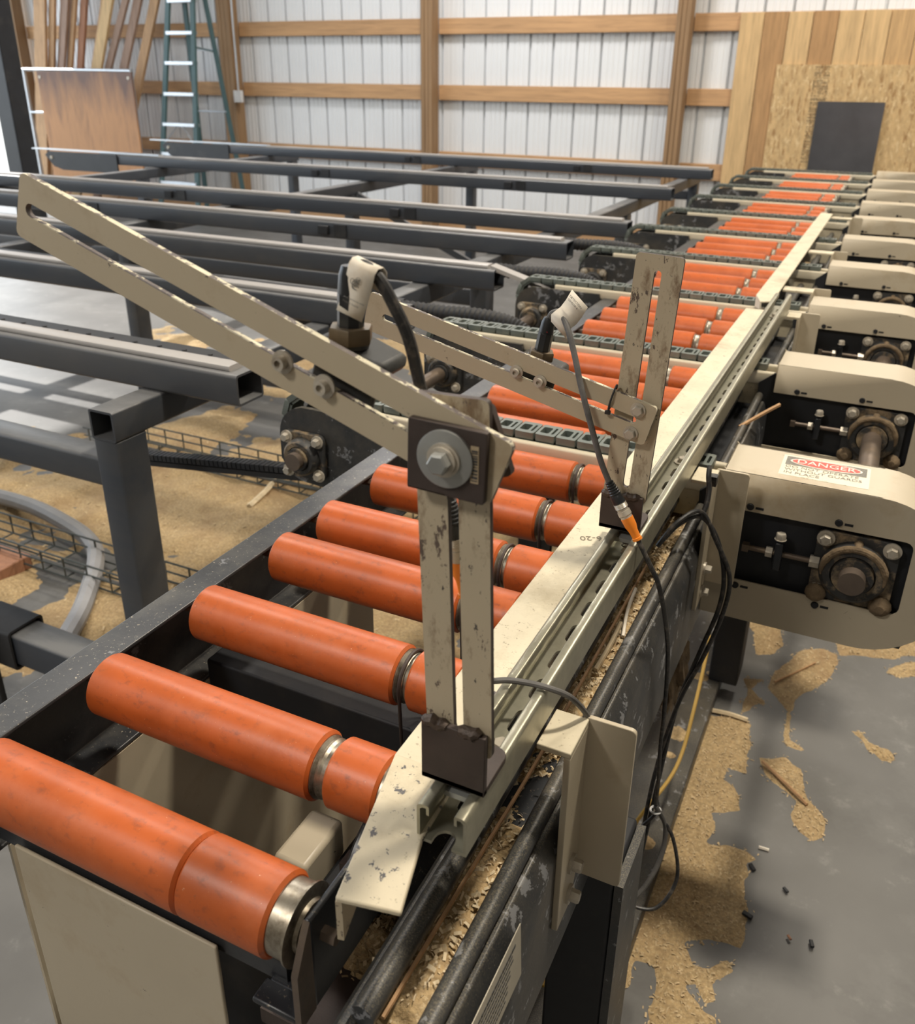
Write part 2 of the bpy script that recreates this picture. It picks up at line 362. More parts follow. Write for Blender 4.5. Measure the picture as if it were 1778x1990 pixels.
ed = [-9.87]+[v for p in PX for v in p]+[0.60, 0.72, 3.05, 3.17, 4.49]
for zt in (1.13, 0.525, -0.058, -0.672, -1.28):
    for i in range(0, len(ed), 2):
        MB().box(ed[i], ed[i+1], 8.345, 8.385, zt-0.138, zt).build('girt', 'girt', wb, bevel=0.004)
# board cladding and OSB on the right part of the back wall
xs = -1.45
mats_ = ['plank_light', 'plank_dark', 'plank_light', 'plank_dark', 'plank_light', 'plank_light', 'plank_mid', 'plank_mid', 'plank_light', 'plank_dark', 'plank_mid']
for k in range(11):
    MB().box(xs+k*0.19, xs+k*0.19+0.185, 8.315, 8.338, ZF+0.02, 0.52+0.004*(k % 2)).build('plank', mats_[k], wb, bevel=0.003)
osb = MB().box(-1.11, 0.62, 8.298, 8.312, ZF+0.05, 0.134).build('osb_sheet', 'osb', wb)
pr = MB(); zz = 0.118
while zz > -0.62:
    h = random.choice((0.004, 0.006, 0.009)); x = -0.805
    while x < -0.69:
        l = random.uniform(0.005, 0.014)
        if random.random() < 0.8: pr.box(x, min(x+l, -0.685), 8.2965, 8.298, zz-h, zz)
        x += l+random.uniform(0.003, 0.008)
    zz -= h+random.choice((0.005, 0.007, 0.012))
pr.build('print', 'osb_print', osb, smooth=0)
tag(MB().box(-0.742, -0.236, 8.27, 8.275, -0.95, -0.14, Matrix.Translation((0, 0, 0))).build('metal_sheet', 'sheet_dark', origin=(-0.49, 8.27, -0.95)),
    'dark grey metal sheet fixed over the strand board at the far end', 'metal sheet')
cd = thing('conduit', (-6.62, 8.19, -0.25), 'thin electrical conduit running down a timber post to an outlet box', 'conduit')
MB().cyl((-6.60, 8.185, -0.16), (-6.60, 8.185, 3.25), 0.009, 10).build('pipe', 'alu', cd)
MB().box(-6.65, -6.55, 8.155, 8.199, -0.26, -0.14).build('outlet_box', 'white_pvc', cd, bevel=0.006)
tag(MB().box(-4.462, -4.425, 8.36, 8.40, -0.23, -0.12).build('junction_box', 'white_pvc', bevel=0.008, origin=(-4.44, 8.38, -0.23)), 'small white plastic box on the ribbed wall left of the middle post', 'junction box')
sc_ = thing('steel_column', (-7.56, 6.08, ZF), 'dark blue-black steel column at the open left side', 'column')
MB().box(-7.655, -7.46, 6.0, 6.19, ZF+0.02, 3.3).build('shaft', 'black_steel', sc_, bevel=0.01)
MB().box(-7.74, -7.37, 5.91, 6.28, ZF, ZF+0.02).build('base_plate', 'black_steel', sc_)

# ------------------------------------------------------------------ leaning lumber
LB = [(-9.16,-8.98,-9.25,-9.06,'lumber_tan','widest tan board at the left end of the leaning lumber'),
 (-8.97,-8.88,-9.06,-9.01,'lumber_tan','narrow tan board against the widest leaning board'),
 (-8.84,-8.75,-8.98,-8.90,'lumber_grey','grey board, third from the left of the leaning lumber'),
 (-8.74,-8.70,-8.89,-8.85,'lumber_grey','thinnest grey strip among the leaning lumber'),
 (-8.69,-8.62,-8.85,-8.78,'lumber_grey','grey board just right of the thinnest leaning strip'),
 (-8.61,-8.55,-8.77,-8.71,'lumber_tan','tan stud left of the reddish leaning board'),
 (-8.53,-8.44,-8.68,-8.59,'lumber_red','reddish brown board in the middle of the leaning lumber'),
 (-8.27,-8.15,-8.50,-8.39,'lumber_tan','tan board leaning just right of the reddish one'),
 (-8.10,-7.96,-8.36,-8.20,'plank_light','brightest pale board of the leaning lumber, with knots'),
 (-7.87,-7.78,-8.19,-8.13,'lumber_grey','narrow grey stud leaning right of the brightest board'),
 (-7.75,-7.64,-8.03,-7.92,'lumber_grey','grey stud, second from the right of the leaning lumber'),
 (-7.56,-7.44,-7.83,-7.70,'lumber_tan','rightmost leaning board, steeply slanted beside the ladder')]
for i, (a, b, c, d, m, lab) in enumerate(LB):
    yb = 7.70+0.045*(i % 4); yt = 8.01+0.045*(i % 4); zt, zb = 1.9, ZF
    f = lambda z, lo, hi: lo+(hi-lo)*(z-0.06)/0.69
    y_ = lambda z: yb+(yt-yb)*(z-zb)/(zt-zb)
    mb = MB(); vs = []
    for z in (zb, zt):
        xl, xr = f(z, c, a), f(z, d, b)
        cx, hw = (xl+xr)/2, abs((b-a))/2
        for x, dy in ((cx-hw, 0), (cx+hw, 0), (cx+hw, 0.036), (cx-hw, 0.036)): vs.append((x, y_(z)+dy, z))
    mb.add(vs, [(3,2,1,0),(4,5,6,7),(0,1,5,4),(1,2,6,5),(2,3,7,6),(3,0,4,7)])
    tag(mb.build('lumber_board', m, origin=((vs[0][0]+vs[1][0])/2, yb, ZF), bevel=0.003), lab, 'board', 'boards leaning on the back wall')

# ------------------------------------------------------------------ stained plywood on a pipe frame
pw = thing('plywood_panel', (-8.3, 7.6, ZF), 'orange-brown stained plywood panel on a pale pipe frame, by the leaning lumber', 'panel')
MB().box(-8.94, -7.53, 7.60, 7.618, -1.25, 0.03).build('panel', 'ply_stain', pw, bevel=0.002)
fr = MB().tube([(-9.17, 7.63, ZF), (-9.17, 7.63, 0.045), (-7.56, 7.63, 0.045), (-7.56, 7.63, ZF)], 0.022, 10).build('pipe_frame', 'alu', pw)
for x, z in ((-8.90, -0.03), (-7.58, -0.03)): MB().lathe((x, 7.60, z), (0, -1, 0), [(0, 0.018), (0.006, 0.016)], 14).build('bolt', 'zinc', pw)
MB().cyl((-9.17, 7.62, -0.40), (-8.93, 7.62, -0.40), 0.012, 8).build('cross_pipe', 'alu', pw)

# ------------------------------------------------------------------ step ladder
ld = thing('step_ladder', (-7.0, 7.85, ZF), 'green fibreglass step ladder with aluminium steps in front of the back wall', 'ladder')
def lr(x0, x1, z):   # x at height z between the two measured heights
    return x0+(x1-x0)*(0.71-z)/(0.71+0.61)
ztop, zbot = 1.0, ZF
for nm, xt, xb, yt, yb, wd in (('front_rail', -7.145, -7.348, 7.86, 7.70, 0.058), ('front_rail', -6.826, -6.89, 7.86, 7.70, 0.058), ('rear_rail', -7.02, -7.10, 7.92, 8.12, 0.05), ('rear_rail', -6.75, -6.64, 7.92, 8.12, 0.045)):
    mb = MB(); vs = []
    for z in (zbot, ztop):
        x = lr(xt, xb, z); y = yb+(yt-yb)*(z-zbot)/(ztop-zbot)
        for dx, dy in ((-wd/2, 0), (wd/2, 0), (wd/2, 0.03), (-wd/2, 0.03)): vs.append((x+dx, y+dy, z))
    mb.add(vs, [(3,2,1,0),(4,5,6,7),(0,1,5,4),(1,2,6,5),(2,3,7,6),(3,0,4,7)])
    mb.build(nm, 'fibre_green', ld, bevel=0.004)
for z in (0.70, 0.404, 0.119, -0.181, -0.484, -0.785, -1.085, -1.38):
    x0, x1 = lr(-7.145, -7.348, z), lr(-6.826, -6.89, z); y = 7.70+0.16*(z-zbot)/(ztop-zbot)
    MB().box(x0, x1, y-0.01, y+0.075, z-0.018, z+0.018).build('step', 'alu', ld, bevel=0.004)
MB().box(lr(-7.145, -7.348, 1.0)-0.05, lr(-6.826, -6.89, 1.0)+0.05, 7.82, 7.99, 1.0, 1.05).build('top_cap', 'alu', ld, bevel=0.006)
for s, xt, xb in ((1, -7.145, -7.348), (-1, -6.826, -6.89)):
    MB().tube([(lr(xt, xb, -0.47)+s*0.18, 7.78, -0.50), (lr(xt, xb, -0.66)+s*0.02, 7.76, -0.68)], 0.008, 6).build('brace', 'alu', ld)
for z in (0.25, -0.35): MB().tube([(lr(-7.02, -7.10, z), 8.03, z), (lr(-6.75, -6.64, z), 8.03, z)], 0.010, 6).build('rear_bar', 'alu', ld)
MB().tube([(lr(-6.826, -6.89, 0.27), 7.86, 0.27), (lr(-6.75, -6.64, 0.23), 7.99, 0.23)], 0.008, 6).build('spreader', 'fibre_green', ld)

# ================================================================== transfer table on the left
TUBES = [(1.34, -1.15, 'nearest'), (1.985, -1.13, 'second nearest'), (2.58, -1.12, 'third nearest'), (3.19, -1.09, 'fourth nearest'), (3.80, -1.03, 'fifth nearest'), (5.20, -1.17, 'second farthest'), (6.50, -1.20, 'farthest')]
TZ = -0.56
def tube_x(mb, x0, x1, y0, y1, z0, z1, t=0.005, r=0.008):
    return mb.plate(rrect(y0, y1, z0, z1, r, 3), [rrect(y0+t, y1-t, z0+t, z1-t, r*0.6, 3)], (x0, 0, 0), (0, 1, 0), (0, 0, 1), x1-x0)
def tube_y(mb, x0, x1, y0, y1, z0, z1, t=0.005, r=0.006):
    return mb.plate(rrect(z0, z1, x0, x1, r, 3), [rrect(z0+t, z1-t, x0+t, x1-t, r*0.6, 3)], (0, y0, 0), (0, 0, 1), (1, 0, 0), y1-y0)
def tube_z(mb, x0, x1, y0, y1, z0, z1, t=0.005, r=0.006):
    return mb.plate(rrect(x0, x1, y0, y1, r, 3), [rrect(x0+t, x1-t, y0+t, y1-t, r*0.6, 3)], (0, 0, z0), (1, 0, 0), (0, 1, 0), z1-z0)
for i, (y, xr, nm) in enumerate(TUBES):
    t = thing('transfer_rail', (-3.3, y+0.04, -0.628), 'black square-tube transfer rail with pale wear strip, %s of the seven' % nm, 'rail', 'black transfer rails')
    tube_x(MB(), -5.62, xr, y, y+0.085, -0.628, TZ).build('tube', 'tube_steel', t)
    ws = MB().plate(rrect(y+0.017, y+0.060, TZ, TZ+0.012, 0.004, 2), [], (-5.60, 0, 0), (0, 1, 0), (0, 0, 1), xr-0.03+5.60).build('wear_strip', 'wear_strip', t)
    if i in (0, 1, 2, 3, 4):
        mb = MB().box(-5.5, xr-0.06, y+0.066, y+0.140, TZ-0.030, TZ-0.004)
        for k in range(58): mb.lathe((-5.42+k*0.0735, y+0.103, TZ-0.004), (0, 0, 1), [(0, 0.006), (0.003, 0.005)], 6)
        mb.build('return_chain', 'belt_black', t)
    if i >= 5 or True:
        pl = [(-6.16, -0.585), (-6.12, -0.556), (-5.40, -0.552), (-5.40, -0.690), (-5.98, -0.690), (-6.08, -0.665)]
        MB().plate(pl, [], (0, y-0.002, 0), (1, 0, 0), (0, 0, 1), 0.012).build('end_plate', 'black_steel', t)
        MB().lathe((-6.09, y-0.014, -0.60), (0, -1, 0), [(0, 0.014), (0.008, 0.012)], 12).build('bolt', 'zinc', t)
        if i >= 5: MB().box(-6.33, -5.0, y+0.012, y+0.066, TZ+0.012, TZ+0.020).build('top_plate', 'alu', t)
    for x in (-3.62, -2.2 if i > 2 else -4.7):
        MB().box(x, x+0.05, y-0.020, y, -0.612, -0.575).build('clip', 'black_flat', t, bevel=0.003)
        MB().box(x+0.075, x+0.135, y-0.006, y, -0.618, -0.568).build('clip_plate', 'black_steel', t)
    if i == 2: MB().plate([(0, 0), (0.20, -0.055), (0.20, -0.067), (0, -0.014)], [], (xr-0.02, y+0.017, TZ+0.012), (1, 0, 0), (0, 0, 1), -0.045).build('ramp_end', 'wear_strip', t)
fr_ = thing('transfer_table', (-3.2, 1.25, ZF), 'black square-tube under-frame carrying the transfer rails', 'frame')
for x in (-1.424, -3.25, -5.05):
    tube_y(MB(), x, x+0.067, 1.196, 6.95, -0.696, -0.629).build('beam', 'tube_steel', fr_)
    for y in (1.197, 3.05, 5.0, 6.85):
        tube_z(MB(), x, x+0.067, y, y+0.085, ZF, -0.697).build('leg', 'tube_steel', fr_)
        MB().box(x-0.05, x+0.117, y-0.04, y+0.125, ZF, ZF+0.012).build('foot_plate', 'black_steel', fr_)
for y in (1.203, 3.06, 5.0, 6.85):
    tube_x(MB(), -5.0, -1.426, y, y+0.07, -0.811, -0.744).build('cross_beam', 'tube_steel', fr_)
tube_x(MB(), -5.0, -0.80, 1.115, 1.195, -1.32, -1.235).build('lower_beam', 'tube_steel', fr_)
tube_x(MB(), -5.0, -1.426, 3.06, 3.12, -1.30, -1.235).build('lower_beam', 'tube_steel', fr_)
for x0, x1, y in ((-3.18, -2.4, 3.1), (-3.18, -2.5, 5.05)):
    mb = MB(); a, b = V(x0, y, -0.70), V(x1, y+0.6, -1.25); mb.tube([a, b], 0.03, 4); mb.build('diagonal_brace', 'tube_steel', fr_)
st_ = MB()
st_.plate(rrect(1.105, 1.205, -1.332, -1.222, 0.01, 3), [rrect(1.111, 1.199, -1.326, -1.228, 0.008, 3)], (-1.86, 0, 0), (0, 1, 0), (0, 0, 1), 0.14)
st_.box(-1.83, -1.78, 1.09, 1.105, -1.45, -1.23)
tag(st_.build('cloth_wrap', 'belt_black', origin=(-1.8, 1.15, -1.4)), 'black cloth wrapped round the low cross tube of the table frame', 'wrap')

# drive chain from the table frame to the first tail bearing
dc = thing('drive_chain', (-1.3, 1.40, -0.82), 'black toothed drive chain stretched between table leg and nearest tail bearing', 'chain')
a, b = V(-1.52, 1.41, -0.838), V(-1.00, 1.41, -0.775); n = 40
lk = None
MB().plate([(a.x, a.z-0.018), (b.x, b.z-0.018), (b.x, b.z-0.006), (a.x, a.z-0.006)], [], (0, 1.40, 0), (1, 0, 0), (0, 0, 1), -0.03).build('lower_strand', 'belt_black', dc)
for k in range(n):
    p = a.lerp(b, (k+0.5)/n)
    if lk is None: lk = MB().cbox((p.x, p.y, p.z+0.006), (0.0105, 0.03, 0.014), rot('Y', -0.12)).build('link', 'black_steel', dc); p00 = p
    else: part_copy(lk, dc, p-p00)

# wire cable trays, hose
def wire_tray(x0, x1, y0, y1, z0, z1, label):
    t = thing('wire_tray', ((x0+x1)/2, (y0+y1)/2, z0), label, 'cable tray', 'wire cable trays')
    mb = MB(); r = 0.0035
    for y, z in ((y0, z1), (y0, (z0+z1)/2), (y0, z0), ((y0+y1)/2, z0), (y1, z0), (y1, (z0+z1)/2), (y1, z1)): mb.tube([(x0, y, z), (x1, y, z)], r, 5)
    mb.build('long_wires', 'wire', t)
    w0 = None; k = 0; x = x0+0.03
    while x < x1:
        if w0 is None: w0 = MB().tube([(x, y0, z1), (x, y0, z0), (x, y1, z0), (x, y1, z1)], r, 5).build('cross_wire', 'wire', t); xx = x
        else: part_copy(w0, t, (x-xx, 0, 0))
        x += 0.1
    MB().tube(spline([(x0, (y0+y1)/2, z0+0.012), ((x0+x1)/2, y0+0.03, z0+0.012), (x1, (y0+y1)/2, z0+0.012)]), 0.007, 6).build('cable', 'cable_yellow' if False else 'cable_dusty', t)
wire_tray(-3.2, -1.15, 1.63, 1.76, ZF+0.03, ZF+0.10, 'wire basket cable tray on the sawdust left of the table leg')
wire_tray(-3.0, -1.15, 2.48, 2.62, ZF+0.03, ZF+0.10, 'wire basket cable tray on the floor behind the drive chain')
tag(MB().tube(spline([(-3.2, 1.87, ZF+0.05), (-2.75, 1.90, ZF+0.06), (-2.45, 1.86, ZF+0.065), (-2.2, 1.78, ZF+0.05), (-2.0, 1.55, ZF+0.035), (-1.88, 1.35, ZF+0.03)]), 0.028, 10).build('hose', 'hose', origin=(-2.4, 1.6, ZF)), 'thick grey hose curving across the sawdust by the table leg', 'hose')

# ================================================================== chain lanes
LY = [1.356+0.614*k for k in range(10)]
CZ = -0.562
def chain_link():
    mb = MB()
    mb.plate(rrect(-0.0178, 0.0178, -0.025, 0.025, 0.004, 2), [rrect(-0.0135, 0.0035, -0.014, 0.014, 0.004, 2), rrect(0.008, 0.0125, -0.015, 0.015, 0.0015, 1)], (0, 0, -0.012), (1, 0, 0), (0, 1, 0), 0.012)
    mb.box(-0.0165, 0.0165, -0.022, 0.022, -0.018, -0.012)
    mb.box(-0.022, -0.0175, -0.012, 0.012, -0.016, -0.003)
    return mb
def lane():
    y = LY[0]
    t = thing('chain_lane', (-0.6, y, -0.66), '', 'chain conveyor', 'chain lanes across the roller bed')
    MB().box(-0.80, -0.165, y-0.030, y+0.030, -0.655, -0.600).build('beam', 'beige_dusty', t, bevel=0.002)
    for s in (-1, 1):
        MB().plate(rrect(y+s*0.030-0.007, y+s*0.030+0.007, -0.606, -0.576, 0.005, 3), [], (-0.90, 0, 0), (0, 1, 0), (0, 0, 1), 0.735).build('wear_rail', 'uhmw', t)
    pl = [(-0.755, -0.588), (-0.97, -0.588)]+arc(-0.963, -0.650, 0.062, 100, 180, 6)+[(-1.025, -0.705)]+arc(-0.963, -0.684, 0.064, 200, 262, 5)+[(-0.90, -0.752), (-0.745, -0.700)]+arc(-0.765, -0.60, 0.012, -20, 70, 3)
    for yy in (y-0.046, y+0.036): MB().plate(pl, [], (0, yy+0.010, 0), (1, 0, 0), (0, 0, 1), 0.010).build('tail_plate', 'black_dusty', t)
    l0 = None
    for k in range(21):
        x = -0.970+k*0.0381
        if l0 is None:
            mb = chain_link(); l0 = mb.build('chain_link', 'chain_plastic', None); l0.parent = t; l0.location = (x+0.6, 0, CZ+0.66); l0['_o'] = (0, 0, 0)
        else: part_copy(l0, t, (x+0.6, 0, CZ+0.66))
    cx, cz, R_ = -0.972, CZ-0.060, 0.060
    for a in (36, 72, 108, 144):
        ar = math.radians(90+a); part_copy(l0, t, (cx+R_*math.cos(ar)+0.6, 0, cz+R_*math.sin(ar)+0.66), rot('Y', -math.radians(a)))
    # flange bearing with four bolts
    bearing_parts(t, -0.963, y-0.046, -0.684, 0.036)
    return t
def bearing_parts(t, x, yf, z, s):
    sq = rrect(-s-0.012, s+0.012, -s-0.012, s+0.012, 0.014, 4)
    MB().plate(sq, [], (x, yf, z), (1, 0, 0), (0, 0, 1), 0.012).build('bearing_flange', 'bearing', t, bevel=0.002)
    MB().lathe((x, yf-0.010, z), (0, -1, 0), [(0, s*1.08), (0.014, s*1.05), (0.020, s*0.92), (0.020, s*0.70), (0.014, s*0.68)], 28).build('bearing_housing', 'bearing', t)
    MB().lathe((x, yf-0.022, z), (0, -1, 0), [(0, s*0.66), (0.014, s*0.64), (0.014, s*0.5)], 24).build('bearing_collar', 'bearing', t)
    for dx in (-s, s):
        for dz in (-s, s):
            MB().hexbolt((x+dx, yf-0.012, z+dz), (0, -1, 0), 0.0085, 0.010, 0.013, 0.003).build('bolt', 'zinc', t)
lane0 = lane(); lanes = [lane0]
lane0['label'] = 'grey plastic chain lane across the rollers, nearest to the camera'
for k in range(1, 10): lanes.append(copy_tree(lane0, (-0.6, LY[k], -0.66), 'grey plastic chain lane across the rollers, %s from the camera' % (ORD[k] if k < 9 else 'tenth and last')))
tag(MB().cyl((-0.963, LY[0]-0.095, -0.684), (-0.963, 7.0, -0.684), 0.0175, 18).build('tail_shaft', 'shaft_steel', origin=(-0.963, 4, -0.684)), 'rusty brown tail shaft through the bearings left of the rollers', 'shaft')

for k, (yy, nm) in enumerate(((2.085, 'second'), (2.70, 'third'), (3.31, 'fourth'))):
    mb = MB(); sp_ = spline([(-1.32, yy+0.02, -0.590), (-1.18, yy+0.01, -0.584), (-1.06, yy, -0.582), (-0.953, yy, -0.578), (-0.86, yy, -0.586), (-0.806, yy, -0.612), (-0.785, yy, -0.66), (-0.782, yy, -0.73)], 14)
    mb.tube(sp_, [0.024 if q % 2 else 0.0205 for q in range(len(sp_))], 12)
    tag(mb.build('ribbed_hose', 'belt_black', origin=(-1.1, yy, -0.7)), 'black ribbed hose drooping from the %s nearest transfer rail towards its chain lane' % nm, 'hose', 'black ribbed hoses')
# ================================================================== chain guards on the right
def guard():
    y = LY[0]; yf, yb_ = y-0.060, y+0.060
    t = thing('chain_guard', (0.0, y, -0.81), '', 'chain guard', 'beige chain guards')
    top, bot, L_, R0, rr = -0.549, -0.807, -0.165, 0.06, 0.12
    win = [(L_-0.03, -0.735), (0.100, -0.735)]+arc(0.103, -0.723, 0.012, -90, 0, 3)+arc(0.103, -0.623, 0.012, 0, 90, 3)+[(L_, -0.611)]
    outer = [(L_, -0.611), (L_, top+0.004), (L_+0.004, top), (R0, top)]+arc(R0, top-rr, rr, 90, 0, 10)+arc(R0, bot+rr, rr, 0, -90, 10)+[(-0.185, bot), (-0.185, -0.735)]
    C_ = outer+[(0.100, -0.735)]+arc(0.103, -0.723, 0.012, -90, 0, 3)+arc(0.103, -0.623, 0.012, 0, 90, 3)
    mb = MB()
    mb.plate(C_, [], (0, yf+0.003, 0), (1, 0, 0), (0, 0, 1), 0.003)
    mb.plate(C_, [], (0, yb_, 0), (1, 0, 0), (0, 0, 1), 0.003)
    rim = [(L_, top), (R0, top)]+arc(R0, top-rr, rr, 90, 0, 12)+arc(R0, bot+rr, rr, 0, -90, 12)+[(-0.185, bot)]
    rim_in = [(x*1.0, z) for x, z in [(L_, top-0.003), (R0, top-0.003)]+arc(R0, top-rr, rr-0.003, 90, 0, 12)+arc(R0, bot+rr, rr-0.003, 0, -90, 12)+[(-0.185, bot+0.003)]]
    mb.plate(rim+rim_in[::-1], [], (0, yb_-0.0005, 0), (1, 0, 0), (0, 0, 1), 0.119)
    cov = mb.build('cover', 'beige', t, bevel=0.0025)
    # dusty top skin is the same cover; the left end is closed by a folded edge
    MB().plate([(yf+0.001, top), (yb_-0.001, top), (yb_-0.001, -0.611), (yf+0.001, -0.611)], [], (L_+0.002, 0, 0), (0, 1, 0), (0, 0, 1), -0.002).build('end_flap', 'beige', t)
    sp = [(-0.19, -0.80), (0.13, -0.80), (0.15, -0.70), (0.13, -0.575), (-0.17, -0.575), (-0.20, -0.60)]
    MB().plate(sp, [], (0, yf+0.026, 0), (1, 0, 0), (0, 0, 1), 0.010).build('side_plate', 'black_flat', t)
    MB().plate(sp, [], (0, yb_-0.016, 0), (1, 0, 0), (0, 0, 1), 0.010).build('side_plate', 'black_flat', t)
    bearing_parts(t, 0.043, yf+0.016, -0.677, 0.046)
    dr = []; rd = []
    for q, a_ in enumerate(np.linspace(math.radians(-10), math.radians(190), 44)):
        dr.append((0.043+0.0445*math.cos(a_), yf-0.0135, -0.677+0.0445*math.sin(a_))); rd.append(0.0056*min(1.0, 0.25+math.sin(math.pi*q/43)*1.6)+0.0003*math.sin(q*1.3))
    MB().tube(dr, rd, 10).build('dust_ring', 'bearing_dust', t)
    for cx_, cz_, r_ in ((0.043-0.046, -0.677-0.046, 0.015), (0.043+0.046, -0.677-0.046, 0.016), (0.043, -0.677+0.048, 0.007)):
        mb = MB(); mb.lathe((cx_, yf+0.004, cz_-0.002), (0, -1, 0), [(0, r_), (0.006, r_*1.05), (0.012, r_*0.8), (0.017, r_*0.4)], 11); mb.build('dirt_clump', 'bearing_dust', t)
    # take-up screw
    tk = MB().cyl((-0.112, yf+0.004, -0.675), (-0.008, yf+0.004, -0.675), 0.0045, 12).build('takeup_screw', 'shaft_steel', t)
    MB().box(-0.072, -0.060, yf-0.008, yf+0.018, -0.70, -0.652).build('takeup_block', 'black_steel', t, bevel=0.002)
    MB().hexbolt((-0.066, yf-0.006, -0.645), (0, 0, 1), 0.008, 0.010, 0.009, 0.001).build('nut', 'zinc', t)
    MB().lathe((-0.085, yf+0.004, -0.675), (1, 0, 0), [(0, 0.009), (0.010, 0.009)], 6).build('nut', 'zinc', t)
    MB().lathe((-0.020, yf+0.004, -0.675), (1, 0, 0), [(0, 0.010), (0.014, 0.010)], 6).build('nut', 'zinc', t)
    MB().cbox((-0.116, yf+0.004, -0.675), (0.010, 0.012, 0.012)).build('screw_head', 'shaft_steel', t)
    for x, z in ((-0.118, -0.603), (0.010, -0.601), (-0.122, -0.745), (0.0, -0.748)):
        mb = MB().lathe((x, yf, z), (0, -1, 0), [(0, 0.006), (0.003, 0.005)], 12); mb.box(x+0.008, x+0.020, yf-0.0006, yf, z-0.0025, z+0.0015)
        mb.build('screw', 'black_flat', t)
    return t
g0 = guard(); g0['label'] = 'beige chain guard with a DANGER decal on its top, nearest to the camera'
for k in range(1, 10): copy_tree(g0, (0.0, LY[k], -0.81), 'beige chain guard over a black bearing plate, %s from the camera' % (ORD[k] if k < 9 else 'tenth and last'))
# decal on the nearest guard
DU, DV = V(1, 0, 0), V(0, 1, 0); dz = -0.5487
def quad(x0, x1, y0, y1, z): return MB().box(x0, x1, y0, y1, z-0.0004, z)
yl, yh = LY[0]-0.038, LY[0]+0.046
dec = quad(-0.088, 0.040, yl, yh, dz).build('danger_decal', 'decal_white', g0)
quad(-0.083, 0.035, LY[0]+0.006, LY[0]+0.041, dz+0.0003).build('decal_header', 'ink_faded', dec)
def ell(cx, cy, a, b, z, m, nm):
    p = [(cx+a*math.cos(2*math.pi*k/28), cy+b*math.sin(2*math.pi*k/28)) for k in range(28)]
    MB().plate(p, [], (0, 0, z-0.0002), (1, 0, 0), (0, 1, 0), 0.0002).build(nm, m, dec)
ell(-0.024, LY[0]+0.0235, 0.053, 0.0165, dz+0.0006, 'decal_text', 'oval_border')
ell(-0.024, LY[0]+0.0235, 0.050, 0.0140, dz+0.0009, 'decal_red', 'oval')
text_mb('DANGER', (-0.024, LY[0]+0.0165, dz+0.0012), DU, DV, 0.0215, 'CENTER').build('danger_word', 'decal_text', dec, smooth=0)
for tx, yy in (('DO NOT OPERATE', -0.005), ('WITHOUT GUARDS', -0.0175), ('IN PLACE', -0.030)):
    text_mb(tx, (-0.082, LY[0]+yy, dz+0.0004), DU, DV, 0.0125).build('warning_line', 'ink_faded', dec, smooth=0)
tag(MB().cyl((0.043, LY[0]-0.100, -0.677), (0.043, 7.0, -0.677), 0.019, 20).build('drive_shaft', 'shaft_steel', origin=(0.043, 4, -0.677)), 'brown steel drive shaft running through the bearings of the beige guards', 'shaft')

# ================================================================== roller conveyor: frame
RZ, RR = -0.6138, 0.0348
cf = thing('roller_conveyor', (-0.5, 0.5, ZF), 'black steel bed of the roller conveyor with beige skirt panels', 'conveyor')
XL0, XL1, ZT = -0.744, -0.700, -0.600
# left rail: channel open towards the rollers
prof = [(XL0, ZT), (XL1, ZT), (XL1, ZT-0.005), (XL0+0.005, ZT-0.005), (XL0+0.005, ZT-0.120), (XL1, ZT-0.120), (XL1, ZT-0.125), (XL0, ZT-0.125)]
MB().plate(prof, [], (0, 6.98, 0), (1, 0, 0), (0, 0, 1), 6.68).build('left_rail', 'rail_black', cf, bevel=0.0015)
# right rail: plate with folded foot, open front end
prof = [(-0.305, -0.585), (-0.299, -0.585), (-0.299, -0.683), (-0.345, -0.683), (-0.345, -0.677), (-0.305, -0.677)]
MB().plate(prof, [], (0, 6.98, 0), (1, 0, 0), (0, 0, 1), 6.98-0.372).build('right_rail', 'black_steel', cf, bevel=0.002)
MB().box(-0.349, -0.305, 0.353, 0.374, -0.6835, -0.6775).build('rail_end_tab', 'black_steel', cf, bevel=0.002)
MB().plate([(0.352, -0.683), (0.372, -0.683), (0.372, -0.585), (0.366, -0.596), (0.352, -0.625)], [], (-0.3052, 0, 0), (0, 1, 0), (0, 0, 1), 0.006).build('rail_end_lip', 'shaft_steel', cf)
# cross bars under the rollers
for y in (1.05, 2.2, 3.4, 4.6, 5.8): MB().box(-0.70, -0.31, y, y+0.035, -0.735, -0.700).build('cross_bar', 'black_steel', cf)
# beige skirts, black bars, added dark sheet
MB().box(-0.640, -0.398, 0.369, 0.373, -1.30, -0.668).build('front_panel', 'beige', cf, bevel=0.0015)
MB().box(-0.702, -0.33, 0.376, 0.392, -0.680, -0.655).build('front_bar', 'black_steel', cf)
MB().box(-0.704, -0.700, 0.40, 1.117, -1.40, -0.727).build('side_panel', 'beige', cf)
MB().box(-0.695, -0.30, 0.70, 0.80, -0.775, -0.690).build('cross_member', 'black_flat', cf, bevel=0.003)
MB().box(-0.69, -0.30, 0.55, 0.558, -1.38, -0.87).build('shade_sheet', 'black_flat', cf)  # black sheet added to stand for the dark interior under the rollers
MB().box(-0.50, -0.455, 0.565, 0.645, -0.86, -0.805).build('gear_cover', 'beige', cf, bevel=0.006)
MB().box(-0.45, -0.31, 0.57, 0.69, -0.90, -0.84).build('gear_box', 'black_flat', cf, bevel=0.006)
for y in (0.72, 2.0, 3.3, 4.6, 5.9):
    for x in ((-0.218, -0.145), (-0.775, -0.706)):
        MB().box(x[0], x[1], y, y+0.10, ZF+0.05, -0.726 if x[0] < -0.5 else -0.822).build('leg', 'black_flat', cf, bevel=0.004)
MB().box(-0.144, -0.134, 0.72, 0.82, ZF+0.05, -0.83).build('leg_flange', 'black_dusty', cf)
